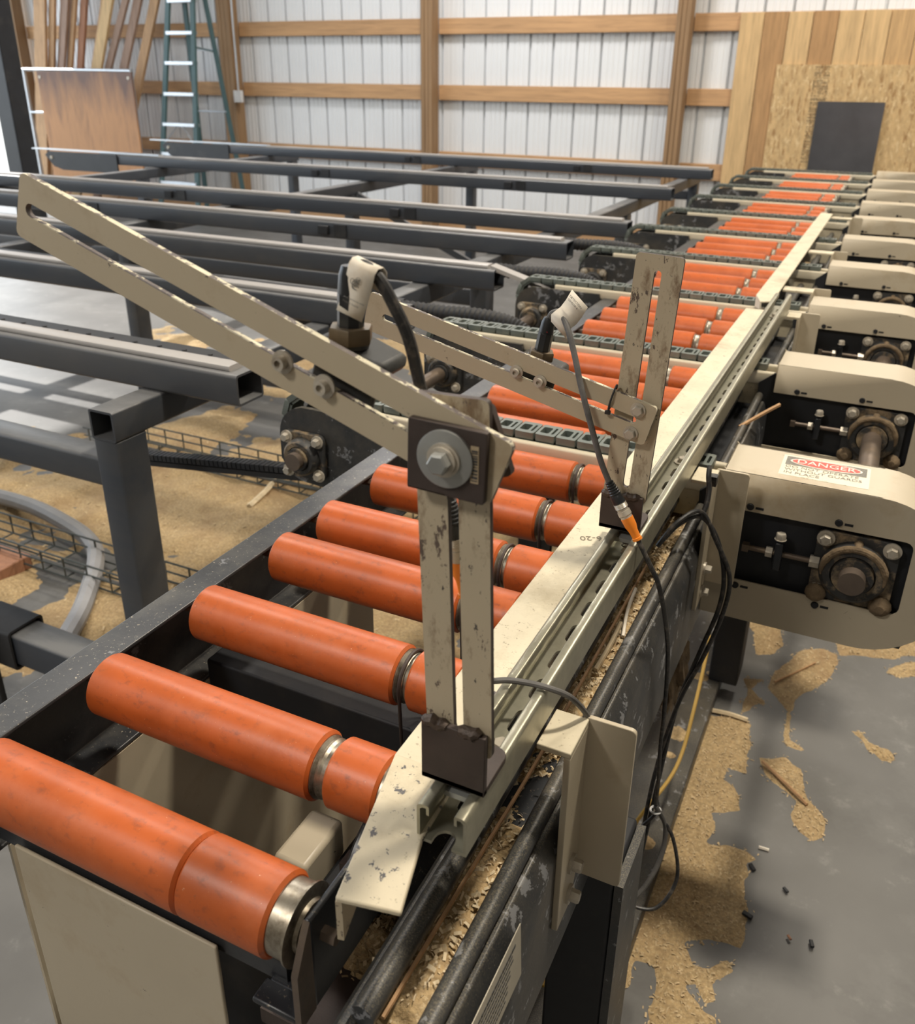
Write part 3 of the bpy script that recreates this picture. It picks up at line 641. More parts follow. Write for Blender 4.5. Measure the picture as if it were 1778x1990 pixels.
MB().box(-0.42, -0.187, 0.45, 6.4, ZF, ZF+0.05).build('base_skid', 'black_dusty', cf, bevel=0.004)
MB().box(-0.80, -0.62, 0.45, 6.4, ZF, ZF+0.05).build('base_skid', 'black_dusty', cf, bevel=0.004)
# wiring trough with rolled lips, along the right side
wt = thing('wire_trough', (-0.21, 0.4, -0.82), 'black dusty sheet-metal wiring trough along the right side of the rollers', 'trough')
MB().tube([(-0.2425, 0.352, -0.630), (-0.2425, 6.9, -0.630)], 0.0105, 12).build('inner_lip', 'black_dusty', wt)
MB().tube([(-0.2545, 0.338, -0.645), (-0.2545, 6.9, -0.645)], 0.0095, 10).build('inner_lip', 'black_dusty', wt)
MB().plate([(-0.262, -0.675), (-0.182, -0.675), (-0.182, -0.668), (-0.262, -0.668)], [], (0, 6.9, 0), (1, 0, 0), (0, 0, 1), 6.56).build('trough_floor', 'black_steel', wt)
MB().plate([(-0.262, -0.645), (-0.257, -0.645), (-0.257, -0.70), (-0.262, -0.70)], [], (0, 6.9, 0), (1, 0, 0), (0, 0, 1), 6.56).build('inner_wall', 'black_steel', wt)
MB().tube([(-0.1945, 0.338, -0.629), (-0.1945, 6.9, -0.629)], 0.0085, 12).build('outer_lip', 'black_dusty', wt)
MB().plate([(-0.190, -0.640), (-0.1835, -0.640), (-0.172, -0.662), (-0.172, -0.820), (-0.178, -0.820), (-0.178, -0.668), (-0.190, -0.668)], [], (0, 6.9, 0), (1, 0, 0), (0, 0, 1), 6.56).build('outer_wall', 'black_dusty', wt, bevel=0.002)
# rating plate
sg = thing('sign_plate', (-0.170, 0.46, -0.72), 'grey engraved notice plate with lines of small print on the trough side', 'sign')
YS0, YS1, ZS0, ZS1 = 0.345, 0.484, -0.700, -0.640
pts = [(YS0, ZS1, -0.0005), (YS1, ZS1, -0.0005), (YS1, ZS0, 0.0025), (YS0, ZS0, 0.0025)]
fa = [(-0.1695+d, y, z) for y, z, d in pts]; bk = [(x-0.0008, y, z) for x, y, z in fa]
mb = MB(); n = len(fa); mb.add(fa+bk, [tuple(range(n-1, -1, -1)), tuple(range(n, 2*n))]+[(i, (i+1) % n, (i+1) % n+n, i+n) for i in range(n)])
pt = mb.build('plate', 'sign_plate', sg, smooth=0)
random.seed(3)
for k in range(8):
    z = ZS1-0.010-k*0.0056; mb = MB(); y = YS0+0.01
    xo = -0.1702+0.0030*((ZS1-z)/(ZS1-ZS0))
    while y < YS1-0.016-0.003*k:
        l = random.uniform(0.002, 0.006)
        if k == 0: l *= 1.3
        mb.box(xo, xo+0.0006, y, y+l, z-(0.0034 if k == 0 else 0.0022), z); y += l+0.0014
    mb.build('text_line', 'ink', sg, smooth=0)
random.seed(7)

# ================================================================== rollers
def roller(kind):
    c = (-0.5, 0, RZ)
    t = thing('conveyor_roller', c, '', 'roller', 'orange conveyor rollers')
    e = 0.003
    def sleeve(x0, x1, nm):
        MB().lathe((x0, 0, RZ), (1, 0, 0), [(0, RR*0.90), (0, RR-e), (e, RR), (x1-x0-e, RR), (x1-x0, RR-e), (x1-x0, RR*0.90)], 40).build(nm, 'orange', t)
    if kind == 0:
        sleeve(-0.684, -0.4225, 'long_sleeve'); sleeve(-0.4220, -0.3335, 'short_sleeve')
        MB().lathe((-0.3345, 0, RZ), (1, 0, 0), [(0, 0.0305), (0.017, 0.0310), (0.018, 0.0335), (0.020, 0.0335), (0.021, 0.0300), (0.021, 0.018)], 40).build('end_ring', 'roller_steel', t)
        MB().lathe((-0.3140, 0, RZ), (1, 0, 0), [(0, 0.022), (0.004, 0.021), (0.007, 0.014)], 30).build('end_bearing', 'roller_steel', t)
    else:
        sleeve(-0.684, -0.3985, 'long_sleeve'); sleeve(-0.3825, -0.3265, 'short_sleeve')
        MB().lathe((-0.400, 0, RZ), (1, 0, 0), [(0, 0.0305), (0.003, 0.0315), (0.006, 0.0290), (0.009, 0.0300), (0.012, 0.0285), (0.018, 0.0295), (0.019, 0.0305)], 36).build('groove_ring', 'roller_steel', t)
        MB().lathe((-0.3270, 0, RZ), (1, 0, 0), [(0, 0.0305), (0.012, 0.0305), (0.013, 0.018)], 30).build('end_ring', 'roller_steel', t)
    MB().lathe((-0.722, 0, RZ), (1, 0, 0), [(0, 0.0065), (0.436, 0.0065)], 6).build('axle', 'shaft_steel', t)
    return t
RY = [0.388, 0.541, 0.700, 0.8575]+[0.972+0.1535*i for i in range(39)]
r0_ = roller(0); r0_.location.y = RY[0]; r0_['label'] = 'orange roller nearest the camera, its bare steel end ring showing'
r1_ = roller(1); r1_.location.y = RY[1]; r1_['label'] = 'orange conveyor roller, second from the camera'
rollers = [r0_, r1_]
for i in range(2, len(RY)):
    rollers.append(copy_tree(r1_, (-0.5, RY[i], RZ), 'orange conveyor roller, %s from the camera' % (ordn(i) if i < len(RY)-1 else 'farthest of the whole row')))
    rollers[-1].location.y = RY[i]
# each roller is turned a little differently about its axle
for i, r in enumerate(rollers): r.rotation_euler.x = random.uniform(0, 6.28) if i else 0.4
# round drive belts in the grooves
for i in (2, 3, 4, 5, 6):
    y = RY[i]; x = -0.3905; pts = []
    for a in np.linspace(-0.35, math.pi+0.35, 18): pts.append((x, y+0.0315*math.cos(a), RZ+0.0315*math.sin(a)))
    pts = [(x, y+0.022, RZ-0.16)]+pts+[(x, y-0.022, RZ-0.16)]
    tag(MB().tube(pts, 0.0022, 8).build('drive_belt', 'brown_steel', origin=(x, y, RZ-0.1)), 'dark brown round drive belt in the groove of the %s roller' % ORD[i], 'drive belt', 'round drive belts')
# black pulley wheel below the near end
pu = thing('pulley_wheel', (-0.32, 0.565, -0.82), 'black pulley wheel under the flared end of the fence rail', 'pulley')
for x0 in (-0.358, -0.294):
    MB().lathe((x0, 0.565, -0.738), (1, 0, 0), [(0, 0.050), (0, 0.076), (0.004, 0.081), (0.022, 0.081), (0.026, 0.076), (0.026, 0.052), (0.020, 0.050)], 40).build('rim', 'black_steel', pu)
MB().lathe((-0.364, 0.565, -0.738), (1, 0, 0), [(0, 0.018), (0.10, 0.018)], 20).build('hub', 'black_steel', pu)
MB().cbox((-0.363, 0.520, -0.705), (0.012, 0.018, 0.014)).build('setscrew', 'brown_steel', pu)

# ================================================================== fence rails
FZ = -0.525
fe = thing('fence_rail', (-0.27, 1.4, -0.558), 'long dusty beige angle fence rail beside the rollers, flared at its near end', 'fence rail')
MB().box(-0.2975, -0.238, 0.500, 2.30, FZ-0.005, FZ).build('top_flange', 'beige_dusty', fe, bevel=0.0015)
MB().box(-0.2975, -0.2925, 0.500, 2.30, -0.557, FZ-0.004).build('side_flange', 'beige', fe, bevel=0.0015)
fl = [(-0.2975, 0.502), (-0.264, 0.358), (-0.2165, 0.368), (-0.2335, 0.432), (-0.236, 0.502)]
MB().plate(fl, [], (0, 0, FZ-0.005), (1, 0, 0), (0, 1, 0), 0.005).build('flared_end', 'beige_chipped', fe, bevel=0.0015)
d = (V(-0.264, 0.358, 0)-V(-0.2975, 0.502, 0)); nx = V(-d.y, d.x, 0).normalized()*0.005
if nx.x < 0: nx = -nx
q = [V(-0.2975, 0.502, 0), V(-0.264, 0.358, 0), V(-0.264, 0.358, 0)+nx, V(-0.2975, 0.502, 0)+nx]
mb = MB(); mb.add([(p.x, p.y, FZ-0.004) for p in q]+[(p.x, p.y, -0.567 if k in (1, 2) else -0.557) for k, p in enumerate(q)], [(0,1,2,3),(7,6,5,4),(0,4,5,1),(1,5,6,2),(2,6,7,3),(3,7,4,0)])
mb.build('flared_side', 'beige_worn', fe)
text_mb('16-20', (-0.2500, 0.958, FZ+0.0004), (-0.90, -0.43, 0), (0.43, -0.90, 0), 0.0155).build('marker_writing', 'marker', fe, smooth=0)
f2 = thing('fence_rail', (-0.27, 3.3, -0.558), 'far beige angle fence rail continuing beyond the galvanised strut', 'fence rail')
MB().plate([(-0.298, 2.47), (-0.276, 2.39), (-0.247, 2.41), (-0.247, 4.28), (-0.298, 4.30)], [], (0, 0, FZ-0.005), (1, 0, 0), (0, 1, 0), 0.005).build('top_flange', 'beige_dusty', f2, bevel=0.0015)
MB().box(-0.298, -0.293, 2.47, 4.29, -0.557, FZ-0.004).build('side_flange', 'beige', f2)
MB().plate([(0, FZ-0.004), (0.083, FZ-0.004), (0.083, -0.557), (0, -0.545)], [], (-0.276, 2.39, 0), V(-0.022, 0.08, 0).normalized(), (0, 0, 1), 0.004).build('mitred_end', 'decal_white', f2)

# ================================================================== slotted strut channel
SX0, SX1, SZ0, SZ1, SY0, SY1 = -0.2397, -0.1984, -0.530, -0.494, 0.434, 2.37
su = thing('strut_channel', (-0.219, 1.4, SZ0), 'long galvanised slotted strut channel mounted along the fence rail', 'strut channel')
t_ = 0.0026
def strut_half(s):    # one wall with its inturned lip
    xo = SX0 if s < 0 else SX1; k = 1 if s < 0 else -1
    ex = [(xo, SZ0+0.003), (xo, SZ1-0.004)]+[(xo+k*(0.004-0.004*math.cos(a)), SZ1-0.004+0.004*math.sin(a)) for a in (0.4, 0.8, 1.2, 1.57)]+[(xo+k*0.0085, SZ1)]+[(xo+k*(0.0085+0.0018*math.sin(a)), SZ1-0.0018+0.0018*math.cos(a)) for a in (0.5, 1.0, 1.57)]+[(xo+k*0.0103, SZ1-0.009)]
    inn = [(xo+k*0.0079, SZ1-0.009), (xo+k*0.0079, SZ1-0.0028), (xo+k*0.0048, SZ1-0.0028), (xo+k*t_, SZ1-0.0048), (xo+k*t_, SZ0+0.003)]
    return ex+inn
for s in (-1, 1): MB().plate(strut_half(s), [], (0, SY1, 0), (1, 0, 0), (0, 0, 1), SY1-SY0).build('side_wall', 'galv', su)
holes = []; y = 0.462+0.025
out = [(SX0, SY0), (-0.2275, SY0)]+arc(-0.219, SY0+0.006, 0.0085, 180, 0, 8)+[(-0.2105, SY0), (SX1, SY0), (SX1, SY1), (SX0, SY1)]
while y < SY1-0.03:
    holes.append([(a-0.219, b) for a, b in arc(0, y+0.010, 0.007, 0, 180, 6)+arc(0, y-0.010, 0.007, 180, 360, 6)]); y += 0.0508
MB().plate(out, holes, (0, 0, SZ0), (1, 0, 0), (0, 1, 0), 0.003).build('slotted_base', 'galv', su)
for y in (0.548, 1.24, 2.24):
    mb = MB(); mb.hexbolt((-0.219, y, SZ0+0.003), (0, 0, 1), 0.008, 0.007, 0.013, 0.002); mb.build('bolt', 'zinc', su)
for y in (0.478, 0.935):
    sp = [( -0.219+0.0065*math.cos(a), y+0.0065*math.sin(a), SZ0+0.009+a*0.0008) for a in np.linspace(0, 6*math.pi, 50)]
    MB().tube(sp, 0.0007, 5).build('channel_nut_spring', 'shaft_steel', su)
    MB().box(-0.231, -0.207, y-0.017, y+0.017, SZ0+0.024, SZ0+0.029).build('channel_nut', 'zinc_blue', su)

# ================================================================== support brackets
def bracket(y, far, label):
    t = thing('support_bracket', (-0.169, y, -0.75), label, 'bracket', 'beige support brackets')
    x0 = -0.198 if not far else -0.247; xv = -0.172
    MB().box(x0, xv+0.006, y, y+0.052, -0.541, -0.535).build('top_tab', 'beige_dusty', t, bevel=0.001)
    MB().plate([(y, -0.541), (y+0.056, -0.541), (y+0.056, -0.715), (y+0.040, -0.755), (y, -0.755)], [], (xv, 0, 0), (0, 1, 0), (0, 0, 1), 0.006).build('vertical_leg', 'beige', t, bevel=0.001)
    MB().plate(rrect(0, 0.050, -0.728, -0.534, 0.005, 3), [], (xv, y+0.057, 0), (1, 0, 0), (0, 0, 1), 0.005).build('face_plate', 'beige', t, bevel=0.001)
    for z in (-0.694, -0.735): MB().hexbolt((xv+0.006, y+0.030, z), (1, 0, 0), 0.0065, 0.009, 0.010, 0.003).build('bolt', 'zinc', t)
    return t
for y, far, lab in ((0.578, 0, 'beige support bracket nearest the camera, on the outside of the trough'), (1.205, 0, 'beige support bracket with a black cable looped in front, before the DANGER guard'),
                    (2.30, 0, 'beige support bracket at the far end of the strut channel'), (2.62, 1, 'beige support bracket at the near end of the far fence rail'),
                    (3.29, 1, 'beige support bracket at the middle of the far fence rail'), (4.22, 1, 'beige support bracket at the far end of the far fence rail')):
    bracket(y, far, lab)

# ================================================================== sensor stands
def line_frame(p0, p1): 
    d = (Vector(p1)-Vector(p0)).normalized(); return d
def slot_hole(x0, x1, r, n=6): return arc(x1, 0, r, -90, 90, n)+arc(x0, 0, r, 90, 270, n)
def stand(label, up, foot, arm, slot_up, slot_arm):
    """up/arm: (origin xz at one end centre, other end centre, width, y front, thickness)"""
    (bx, bz), (tx, tz), wd, y, th = up
    t = thing('sensor_stand', ((foot[0]+foot[1])/2, y, -0.494), label, 'stand', 'slotted sensor stands')
    L_ = math.hypot(tx-bx, tz-bz); u = V((tx-bx)/L_, 0, (tz-bz)/L_); v_ = V(-u.z, 0, u.x)   # u along, v across (u x v = -Y)
    if u.cross(v_).y > 0: v_ = -v_
    ol = rrect(0, L_, -wd/2, wd/2, 0.004, 3)
    MB().plate(ol, [slot_hole(slot_up[0], slot_up[1], slot_up[2])], (bx, y+th, bz), u, v_, th, 1).build('upright', ['beige_worn', 'brown_steel'], t)
    # welded angle-iron foot
    f0, f1, ft = foot
    MB().box(f0, f1, y-0.0065, y-0.0008, -0.494, ft).build('foot_front', 'brown_steel', t, bevel=0.0008)
    MB().plate([(f0, y-0.0065), (f1, y-0.0065), (f1, y+0.030)]+arc(f1-0.010, y+0.034, 0.010, 0, 90, 4)+[(f0, y+0.044)], [], (0, 0, -0.494), (1, 0, 0), (0, 1, 0), 0.0055).build('foot_base', 'brown_steel', t, bevel=0.0008)
    for k, (wx, ww) in enumerate(((f0+0.011, 0.010), (f1-0.014, 0.009))):
        mb = MB(); pts = [(wx-ww+ww*2*q/6, y-0.0045+random.uniform(-0.0012, 0.0012), ft-0.001+random.uniform(-0.002, 0.002)) for q in range(7)]
        mb.tube(pts, [0.0032, 0.0046, 0.0052, 0.0048, 0.0053, 0.0046, 0.003], 9); mb.build('weld_bead', 'weld', t)
    # slotted arm
    (ax, az), (ex, ez), aw, ya, at = arm
    L2 = math.hypot(ex-ax, ez-az); u2 = V((ex-ax)/L2, 0, (ez-az)/L2); v2 = V(-u2.z, 0, u2.x)
    if u2.cross(v2).y > 0: v2 = -v2
    MB().plate(rrect(0, L2, -aw/2, aw/2, 0.005, 3), [slot_hole(*slot_arm)], (ax, ya+at, az), u2, v2, at, 1).build('arm', ['beige_arm', 'beige_edge'], t)
    return t, u, u2
# near stand
UP1 = ((-0.2205, -0.462), (-0.230, -0.182), 0.0535, 0.4665, 0.005)
AR1 = ((-0.190, -0.2265), (-0.5805, -0.0868), 0.0485, 0.4575, 0.005)
s1, u1, ua1 = stand('nearest slotted sensor stand, clamped with a large square washer plate', UP1, (-0.2495, -0.1965, -0.4385), AR1, (0.02, 0.262, 0.0040), (0.060, 0.402, 0.0050))
PV = V(-0.226, 0.4525, -0.2185)
sqr = [(x*math.cos(-0.03)-z*math.sin(-0.03), x*math.sin(-0.03)+z*math.cos(-0.03)) for x, z in rrect(-0.0275, 0.0275, -0.0245, 0.0245, 0.0015, 2)]
MB().plate(sqr, [], (PV.x, 0.4573, PV.z-0.002), (1, 0, 0), (0, 0, 1), 0.005).build('square_plate', 'brown_steel', s1, bevel=0.0006)
MB().plate([(x*math.cos(0.35)-z*math.sin(0.35), x*math.sin(0.35)+z*math.cos(0.35)) for x, z in rrect(-0.029, 0.029, -0.024, 0.024, 0.003, 2)], [], (PV.x+0.002, 0.4785, PV.z), (1, 0, 0), (0, 0, 1), 0.006).build('back_plate', 'brown_steel', s1)
MB().lathe((PV.x, 0.4523, PV.z), (0, -1, 0), [(0, 0.0195), (0.0022, 0.0195), (0.0026, 0.0185)], 40).build('washer', 'zinc_blue', s1)
MB().lathe((PV.x, 0.4500, PV.z), (0, -1, 0), [(0, 0.0115), (0.002, 0.0115), (0.002, 0.0095), (0.004, 0.0095)], 30).build('washer', 'zinc', s1)
MB().lathe((PV.x, 0.4462, PV.z), (0, -1, 0), [(0, 0.0075), (0.006, 0.0075), (0.0072, 0.0062)], 6, 0.3).build('bolt_head', 'zinc_blue', s1)
bc = MB().box(-0.2085, -0.2030, 0.4518, 0.4523, -0.2315, -0.2065).build('barcode_label', 'barcode', s1)
mb = MB(); z = -0.2300
for k in range(11):
    h = random.choice((0.0006, 0.0010, 0.0015)); mb.box(-0.2078, -0.2037, 0.4514, 0.4518, z, z+h); z += h+random.choice((0.0007, 0.0012))
mb.build('bars', 'ink', bc, smooth=0)
# far stand
UP2 = ((-0.2275, -0.455), (-0.2135, -0.167), 0.0515, 0.9295, 0.005)
AR2 = ((-0.2025, -0.3555), (-0.571, -0.2645), 0.0490, 0.9195, 0.005)
s2, u2_, ua2 = stand('second slotted sensor stand, bolted with two hex bolts', UP2, (-0.2535, -0.2035, -0.447), AR2, (0.02, 0.268, 0.0040), (0.022, 0.352, 0.0042))
for x, z in ((-0.2185, -0.3375), (-0.2245, -0.3665)): MB().hexbolt((x, 0.9195, z), (0, -1, 0), 0.0064, 0.005, 0.0088, 0.0018).build('bolt', 'zinc', s2)
mb = MB()
pc = V(-0.2495, 0.922, -0.3285); dv = V(ua2.z, 0, -ua2.x)
lp = []
for a in np.linspace(0, 2*math.pi, 28): lp.append(pc + V(0, -0.0058*math.cos(a), 0)+V(0.22, 0, 0.97)*(0.0160*math.sin(a)))
mb.tube(lp, 0.0012, 6); mb.cbox((-0.252, 0.9155, -0.3445), (0.006, 0.004, 0.004)); mb.build('zip_tie', 'cable', s2)

# ================================================================== photo sensors with their cables
def sensor(label, base, axis, yb, bolts, ua, sc=1.0):
    """base: barrel foot point, axis: barrel direction"""
    t = thing('photo_sensor', tuple(base), label, 'sensor', 'photo sensors')
    base = Vector(base); ax = Vector(axis).normalized()
    MB().lathe(base, ax, [(0, 0.0092), (0.030, 0.0090)], 8, 0.39).build('barrel', 'sensor_black', t, bevel=0.0006)
    MB().lathe(base+ax*0.030, ax, [(0, 0.0088), (0.012, 0.0080), (0.018, 0.0060)], 20).build('strain_relief', 'sensor_black', t)
    MB().lathe(base-ax*0.003, ax, [(0, 0.0150), (0.0015, 0.0158), (0.0095, 0.0158), (0.0110, 0.0150)], 6, 0.2).build('lock_nut', 'nut_bronze', t)
    MB().lathe(base-ax*0.006, ax, [(0, 0.0125), (0.003, 0.0125)], 24).build('collar', 'sensor_block', t)
    # moulded mounting block behind the arm, tilted with it
    up = V(-ua.z, 0, ua.x)
    if up.z < 0: up = -up
    ang = math.atan2(-ua.z, ua.x) if ua.x > 0 else math.atan2(ua.z, -ua.x)
    T = rot('Y', ang)
    MB().cbox(base-ax*0.012+V(0.004, 0.006, 0), (0.054, 0.046, 0.013), T).build('mounting_block', 'sensor_block', t, bevel=0.006)
    MB().cbox(base-ax*0.030+V(0.002, -0.012, 0), (0.050, 0.006, 0.036), T).build('mounting_web', 'sensor_block', t, bevel=0.002)
    for b in bolts:
        mb = MB(); b = Vector(b); mb.lathe(b, (0, -1, 0), [(0, 0.0082), (0.0015, 0.0082)], 24); mb.lathe(b+V(0, -0.0015, 0), (0, -1, 0), [(0, 0.0048), (0.0055, 0.0048), (0.0055, 0.0026), (0.0030, 0.0026)], 16)
        mb.build('socket_screw', 'zinc', t)
    return t
se1 = sensor('nearest black photo sensor with a creased paper tag, on the big slotted arm', (-0.3135, 0.484, -0.1595), (0.03, 0.02, 1), 0.48, [(-0.3505, 0.4575, -0.1745), (-0.3180, 0.4575, -0.1865)], ua1)
cab = spline([(-0.312, 0.485, -0.122), (-0.3090, 0.485, -0.1135), (-0.3015, 0.485, -0.1110), (-0.291, 0.485, -0.118), (-0.281, 0.486, -0.134), (-0.2715, 0.488, -0.155), (-0.266, 0.492, -0.185), (-0.258, 0.496, -0.225), (-0.245, 0.498, -0.275)])
MB().tube(cab, 0.0043, 10).build('cable', 'cable', se1)
def connector(t, a, b, orange=False):
    a = Vector(a); b = Vector(b); L_ = (b-a).length; d_ = b-a
    pr_ = [(0, 0.0042)]+[(0.010*k/5+0.001*q, 0.0046+0.0006*k-(0.0007 if q else 0)) for k in range(5) for q in (0, 1)]+[(0.45*L_*0.62, 0.0078)]
    MB().lathe(a, d_, [(0, 0.0044)]+[x for k in range(6) for x in ((0.003*k+0.0006, 0.0050+0.0004*k), (0.003*k+0.0020, 0.0050+0.0004*k), (0.003*k+0.0026, 0.0045+0.0004*k))]+[(0.020, 0.0074), (0.028, 0.0076)], 18).build('boot', 'sensor_black', t)
    p = a+d_.normalized()*0.028
    MB().lathe(p, d_, [(0, 0.0070)]+[x for k in range(5) for x in ((0.0014*k+0.0003, 0.0078), (0.0014*k+0.0009, 0.0072))]+[(0.0085, 0.0066), (0.0105, 0.0066)], 24).build('coupling_nut', 'zinc', t)
    MB().lathe(p+d_.normalized()*0.0100, d_, [(0, 0.0076), (0.0055, 0.0078), (0.0065, 0.0070), (0.012, 0.0068)], 24).build('coupling_ring', 'zinc', t)
    q = p+d_.normalized()*0.019
    MB().lathe(q, d_, [(0, 0.0074), (0.011, 0.0070), (0.017, 0.0054), (0.026, 0.0050), (0.0265, 0.0058), (0.0295, 0.0058), (0.030, 0.0046)], 20).build('plug', 'conn_orange', t)
    return q+d_.normalized()*0.029
connector(se1, (-0.2455, 0.498, -0.272), (-0.231, 0.498, -0.350))
MB().tube(spline([(-0.2325, 0.498, -0.342), (-0.229, 0.500, -0.38), (-0.232, 0.515, -0.42), (-0.245, 0.54, -0.455), (-0.245, 0.575, -0.482), (-0.232, 0.590, -0.487), (-0.213, 0.598, -0.4895), (-0.195, 0.602, -0.492), (-0.180, 0.612, -0.503), (-0.170, 0.630, -0.53), (-0.166, 0.645, -0.56), (-0.163, 0.66, -0.64), (-0.160, 0.75, -0.76), (-0.163, 0.90, -0.95), (-0.170, 1.02, -1.12)]), 0.0028, 9).build('extension_cable', 'cable_dusty', se1)
# folded paper tags
def tagpaper(t, pts, wvec, lines, nm='paper_tag'):
    pts = [Vector(p) for p in pts]; wv = Vector(wvec); mb = MB(); vs = []
    for p in pts: vs += [p, p+wv]
    n = len(pts); fs = [(2*i, 2*i+1, 2*i+3, 2*i+2) for i in range(n-1)]
    mb.add(vs, fs); o = mb.build(nm, 'paper', t, smooth=60)
    s_ = o.modifiers.new('thick', 'SOLIDIFY'); s_.thickness = 0.0005; s_.offset = 0
    return o
cv = V(0.0190, 0, -0.0060)
pt1 = tagpaper(se1, [(-0.3085, 0.4915, -0.124), (-0.3075, 0.4910, -0.1090), (-0.3080, 0.4880, -0.1055), (-0.3085, 0.4820, -0.1055), (-0.3090, 0.4785, -0.1085), (-0.3115, 0.4775, -0.119), (-0.3150, 0.4770, -0.130), (-0.3185, 0.4760, -0.1395)], cv, 2)
def print_line(t, txt, p, u, v_, size, m='ink_faded'):
    text_mb(txt, p, u, v_, size).build('print', m, t, smooth=0)
tu = cv.normalized(); tv = V(0.0050+0.004, 0, 0.0155).normalized()
print_line(pt1, 'In accordance with', (-0.3128, 0.4760, -0.1300), tu, tv, 0.0021)
print_line(pt1, 'Factory Supply', (-0.3135, 0.4757, -0.1328), tu, tv, 0.0021)
mb = MB()
for k in range(7):
    cx, cz = -0.3035+random.uniform(-0.0025, 0.0025), -0.1200+random.uniform(-0.0035, 0.0035); rr_ = random.uniform(0.0008, 0.0022)
    mb.tube([(cx+rr_*math.cos(a), 0.4763, cz+rr_*math.sin(a)*1.2) for a in np.linspace(0, 5.2, 14)], 0.00022, 4)
mb.build('print', 'ink_faded', pt1)

se2 = sensor('far black photo sensor with a red indicator and a white flag tag', (-0.3475, 0.947, -0.3005), (0.16, 0.03, 1), 0.94, [(-0.3665, 0.9195, -0.3145), (-0.3365, 0.9195, -0.3220)], ua2)
MB().lathe((-0.3395, 0.942, -0.2700), (0.1, -0.2, 1), [(0, 0.0020), (0.0025, 0.0016)], 10).build('indicator', 'red_led', se2)
c2 = spline([(-0.341, 0.948, -0.2575), (-0.3365, 0.947, -0.2475), (-0.3275, 0.944, -0.2440), (-0.3195, 0.938, -0.2485), (-0.309, 0.930, -0.262), (-0.297, 0.922, -0.288), (-0.287, 0.914, -0.312), (-0.277, 0.908, -0.335), (-0.262, 0.903, -0.372), (-0.2505, 0.902, -0.402), (-0.239, 0.902, -0.425)])
MB().tube(c2, 0.0035, 10).build('cable', 'cable_dusty', se2)
e2 = connector(se2, (-0.2400, 0.902, -0.4230), (-0.1855, 0.897, -0.5080))
lp2 = spline([tuple(e2), (-0.180, 0.897, -0.518), (-0.170, 0.905, -0.545), (-0.163, 0.93, -0.60), (-0.160, 0.97, -0.68), (-0.160, 1.00, -0.78), (-0.162, 1.02, -0.87), (-0.164, 1.06, -0.98), (-0.168, 1.09, -1.05)])
MB().tube(lp2, 0.0030, 9).build('extension_cable', 'cable', se2)
pt2 = tagpaper(se2, [(-0.3330, 0.936, -0.2540), (-0.3330, 0.935, -0.2455), (-0.3280, 0.936, -0.2405), (-0.3235, 0.9385, -0.2365), (-0.3180, 0.940, -0.2280), (-0.3120, 0.941, -0.2160)], (0.0205, -0.002, -0.0175), 2)
u2t = V(0.0165, -0.002, -0.0140).normalized(); v2t = V(0.0045, 0, 0.009).normalized()
for tx, d_ in (('DETECTION', 0.0005), ('SENSOR 4', -0.0038)): print_line(pt2, tx, V(-0.3152, 0.9380, -0.2225)+V(0.0015, 0, -0.0012)+v2t*d_, u2t, v2t, 0.0036, 'ink')

# hanging cable loops on the right
lo = thing('cable_loop', (-0.19, 1.2, -1.2), 'coiled black cable end hanging in loops above the base skid', 'cable')
MB().tube(spline([(-0.168, 1.09, -1.05), (-0.168, 1.10, -1.08), (-0.20, 1.08, -1.13), (-0.215, 1.06, -1.18), (-0.19, 1.03, -1.21), (-0.14, 1.04, -1.215), (-0.118, 1.08, -1.18), (-0.135, 1.10, -1.12), (-0.160, 1.10, -1.08), (-0.170, 1.11, -1.06)]), 0.0030, 9).build('loop', 'cable', lo)
MB().tube(spline([(-0.168, 1.09, -1.055), (-0.150, 1.10, -1.10), (-0.148, 1.08, -1.15), (-0.165, 1.04, -1.19), (-0.20, 1.00, -1.22), (-0.235, 0.98, -1.225), (-0.27, 0.97, -1.21)]), 0.0038, 9).build('loop', 'cable_dusty', lo)
MB().tube([(-0.168+0.008*math.cos(a), 1.095+0.008*math.sin(a), -1.068) for a in np.linspace(0, 6.28, 20)], 0.0018, 6).build('tie', 'white_pvc', lo)
l2 = thing('cable_bundle', (-0.15, 1.18, -0.8), 'two black cables arching from the trough past the second bracket', 'cable')
for d_ in (0.0, 0.008):
    MB().tube(spline([(-0.215, 1.10, -0.600), (-0.195, 1.13-d_, -0.575+d_), (-0.170, 1.155, -0.568+d_), (-0.145, 1.165-d_, -0.60), (-0.128+d_, 1.17, -0.66), (-0.128+d_, 1.17, -0.72), (-0.145+d_, 1.16, -0.80), (-0.165, 1.15-d_, -0.90), (-0.175-d_, 1.12, -1.05), (-0.19, 1.10, -1.30)]), 0.0034, 9).build('cable', 'cable', l2)
MB().tube(spline([(-0.170, 1.155, -0.568), (-0.166, 1.165, -0.555), (-0.166, 1.175, -0.535), (-0.170, 1.18, -0.515), (-0.172, 1.19, -0.503)]), 0.0038, 9).build('cable', 'cable', l2)
MB().box(-0.172, -0.160, 1.192, 1.206, -0.535, -0.520).build('tie', 'cable', l2)
tag(MB().tube(spline([(-0.20, 1.75, -1.15), (-0.195, 1.62, -1.25), (-0.20, 1.50, -1.33), (-0.24, 1.35, -1.36), (-0.27, 1.15, -1.36), (-0.29, 0.95, -1.38)]), 0.004, 8).build('yellow_cable', 'cable_yellow', origin=(-0.22, 1.4, -1.3)), 'yellow cable running low along the base skid', 'cable')

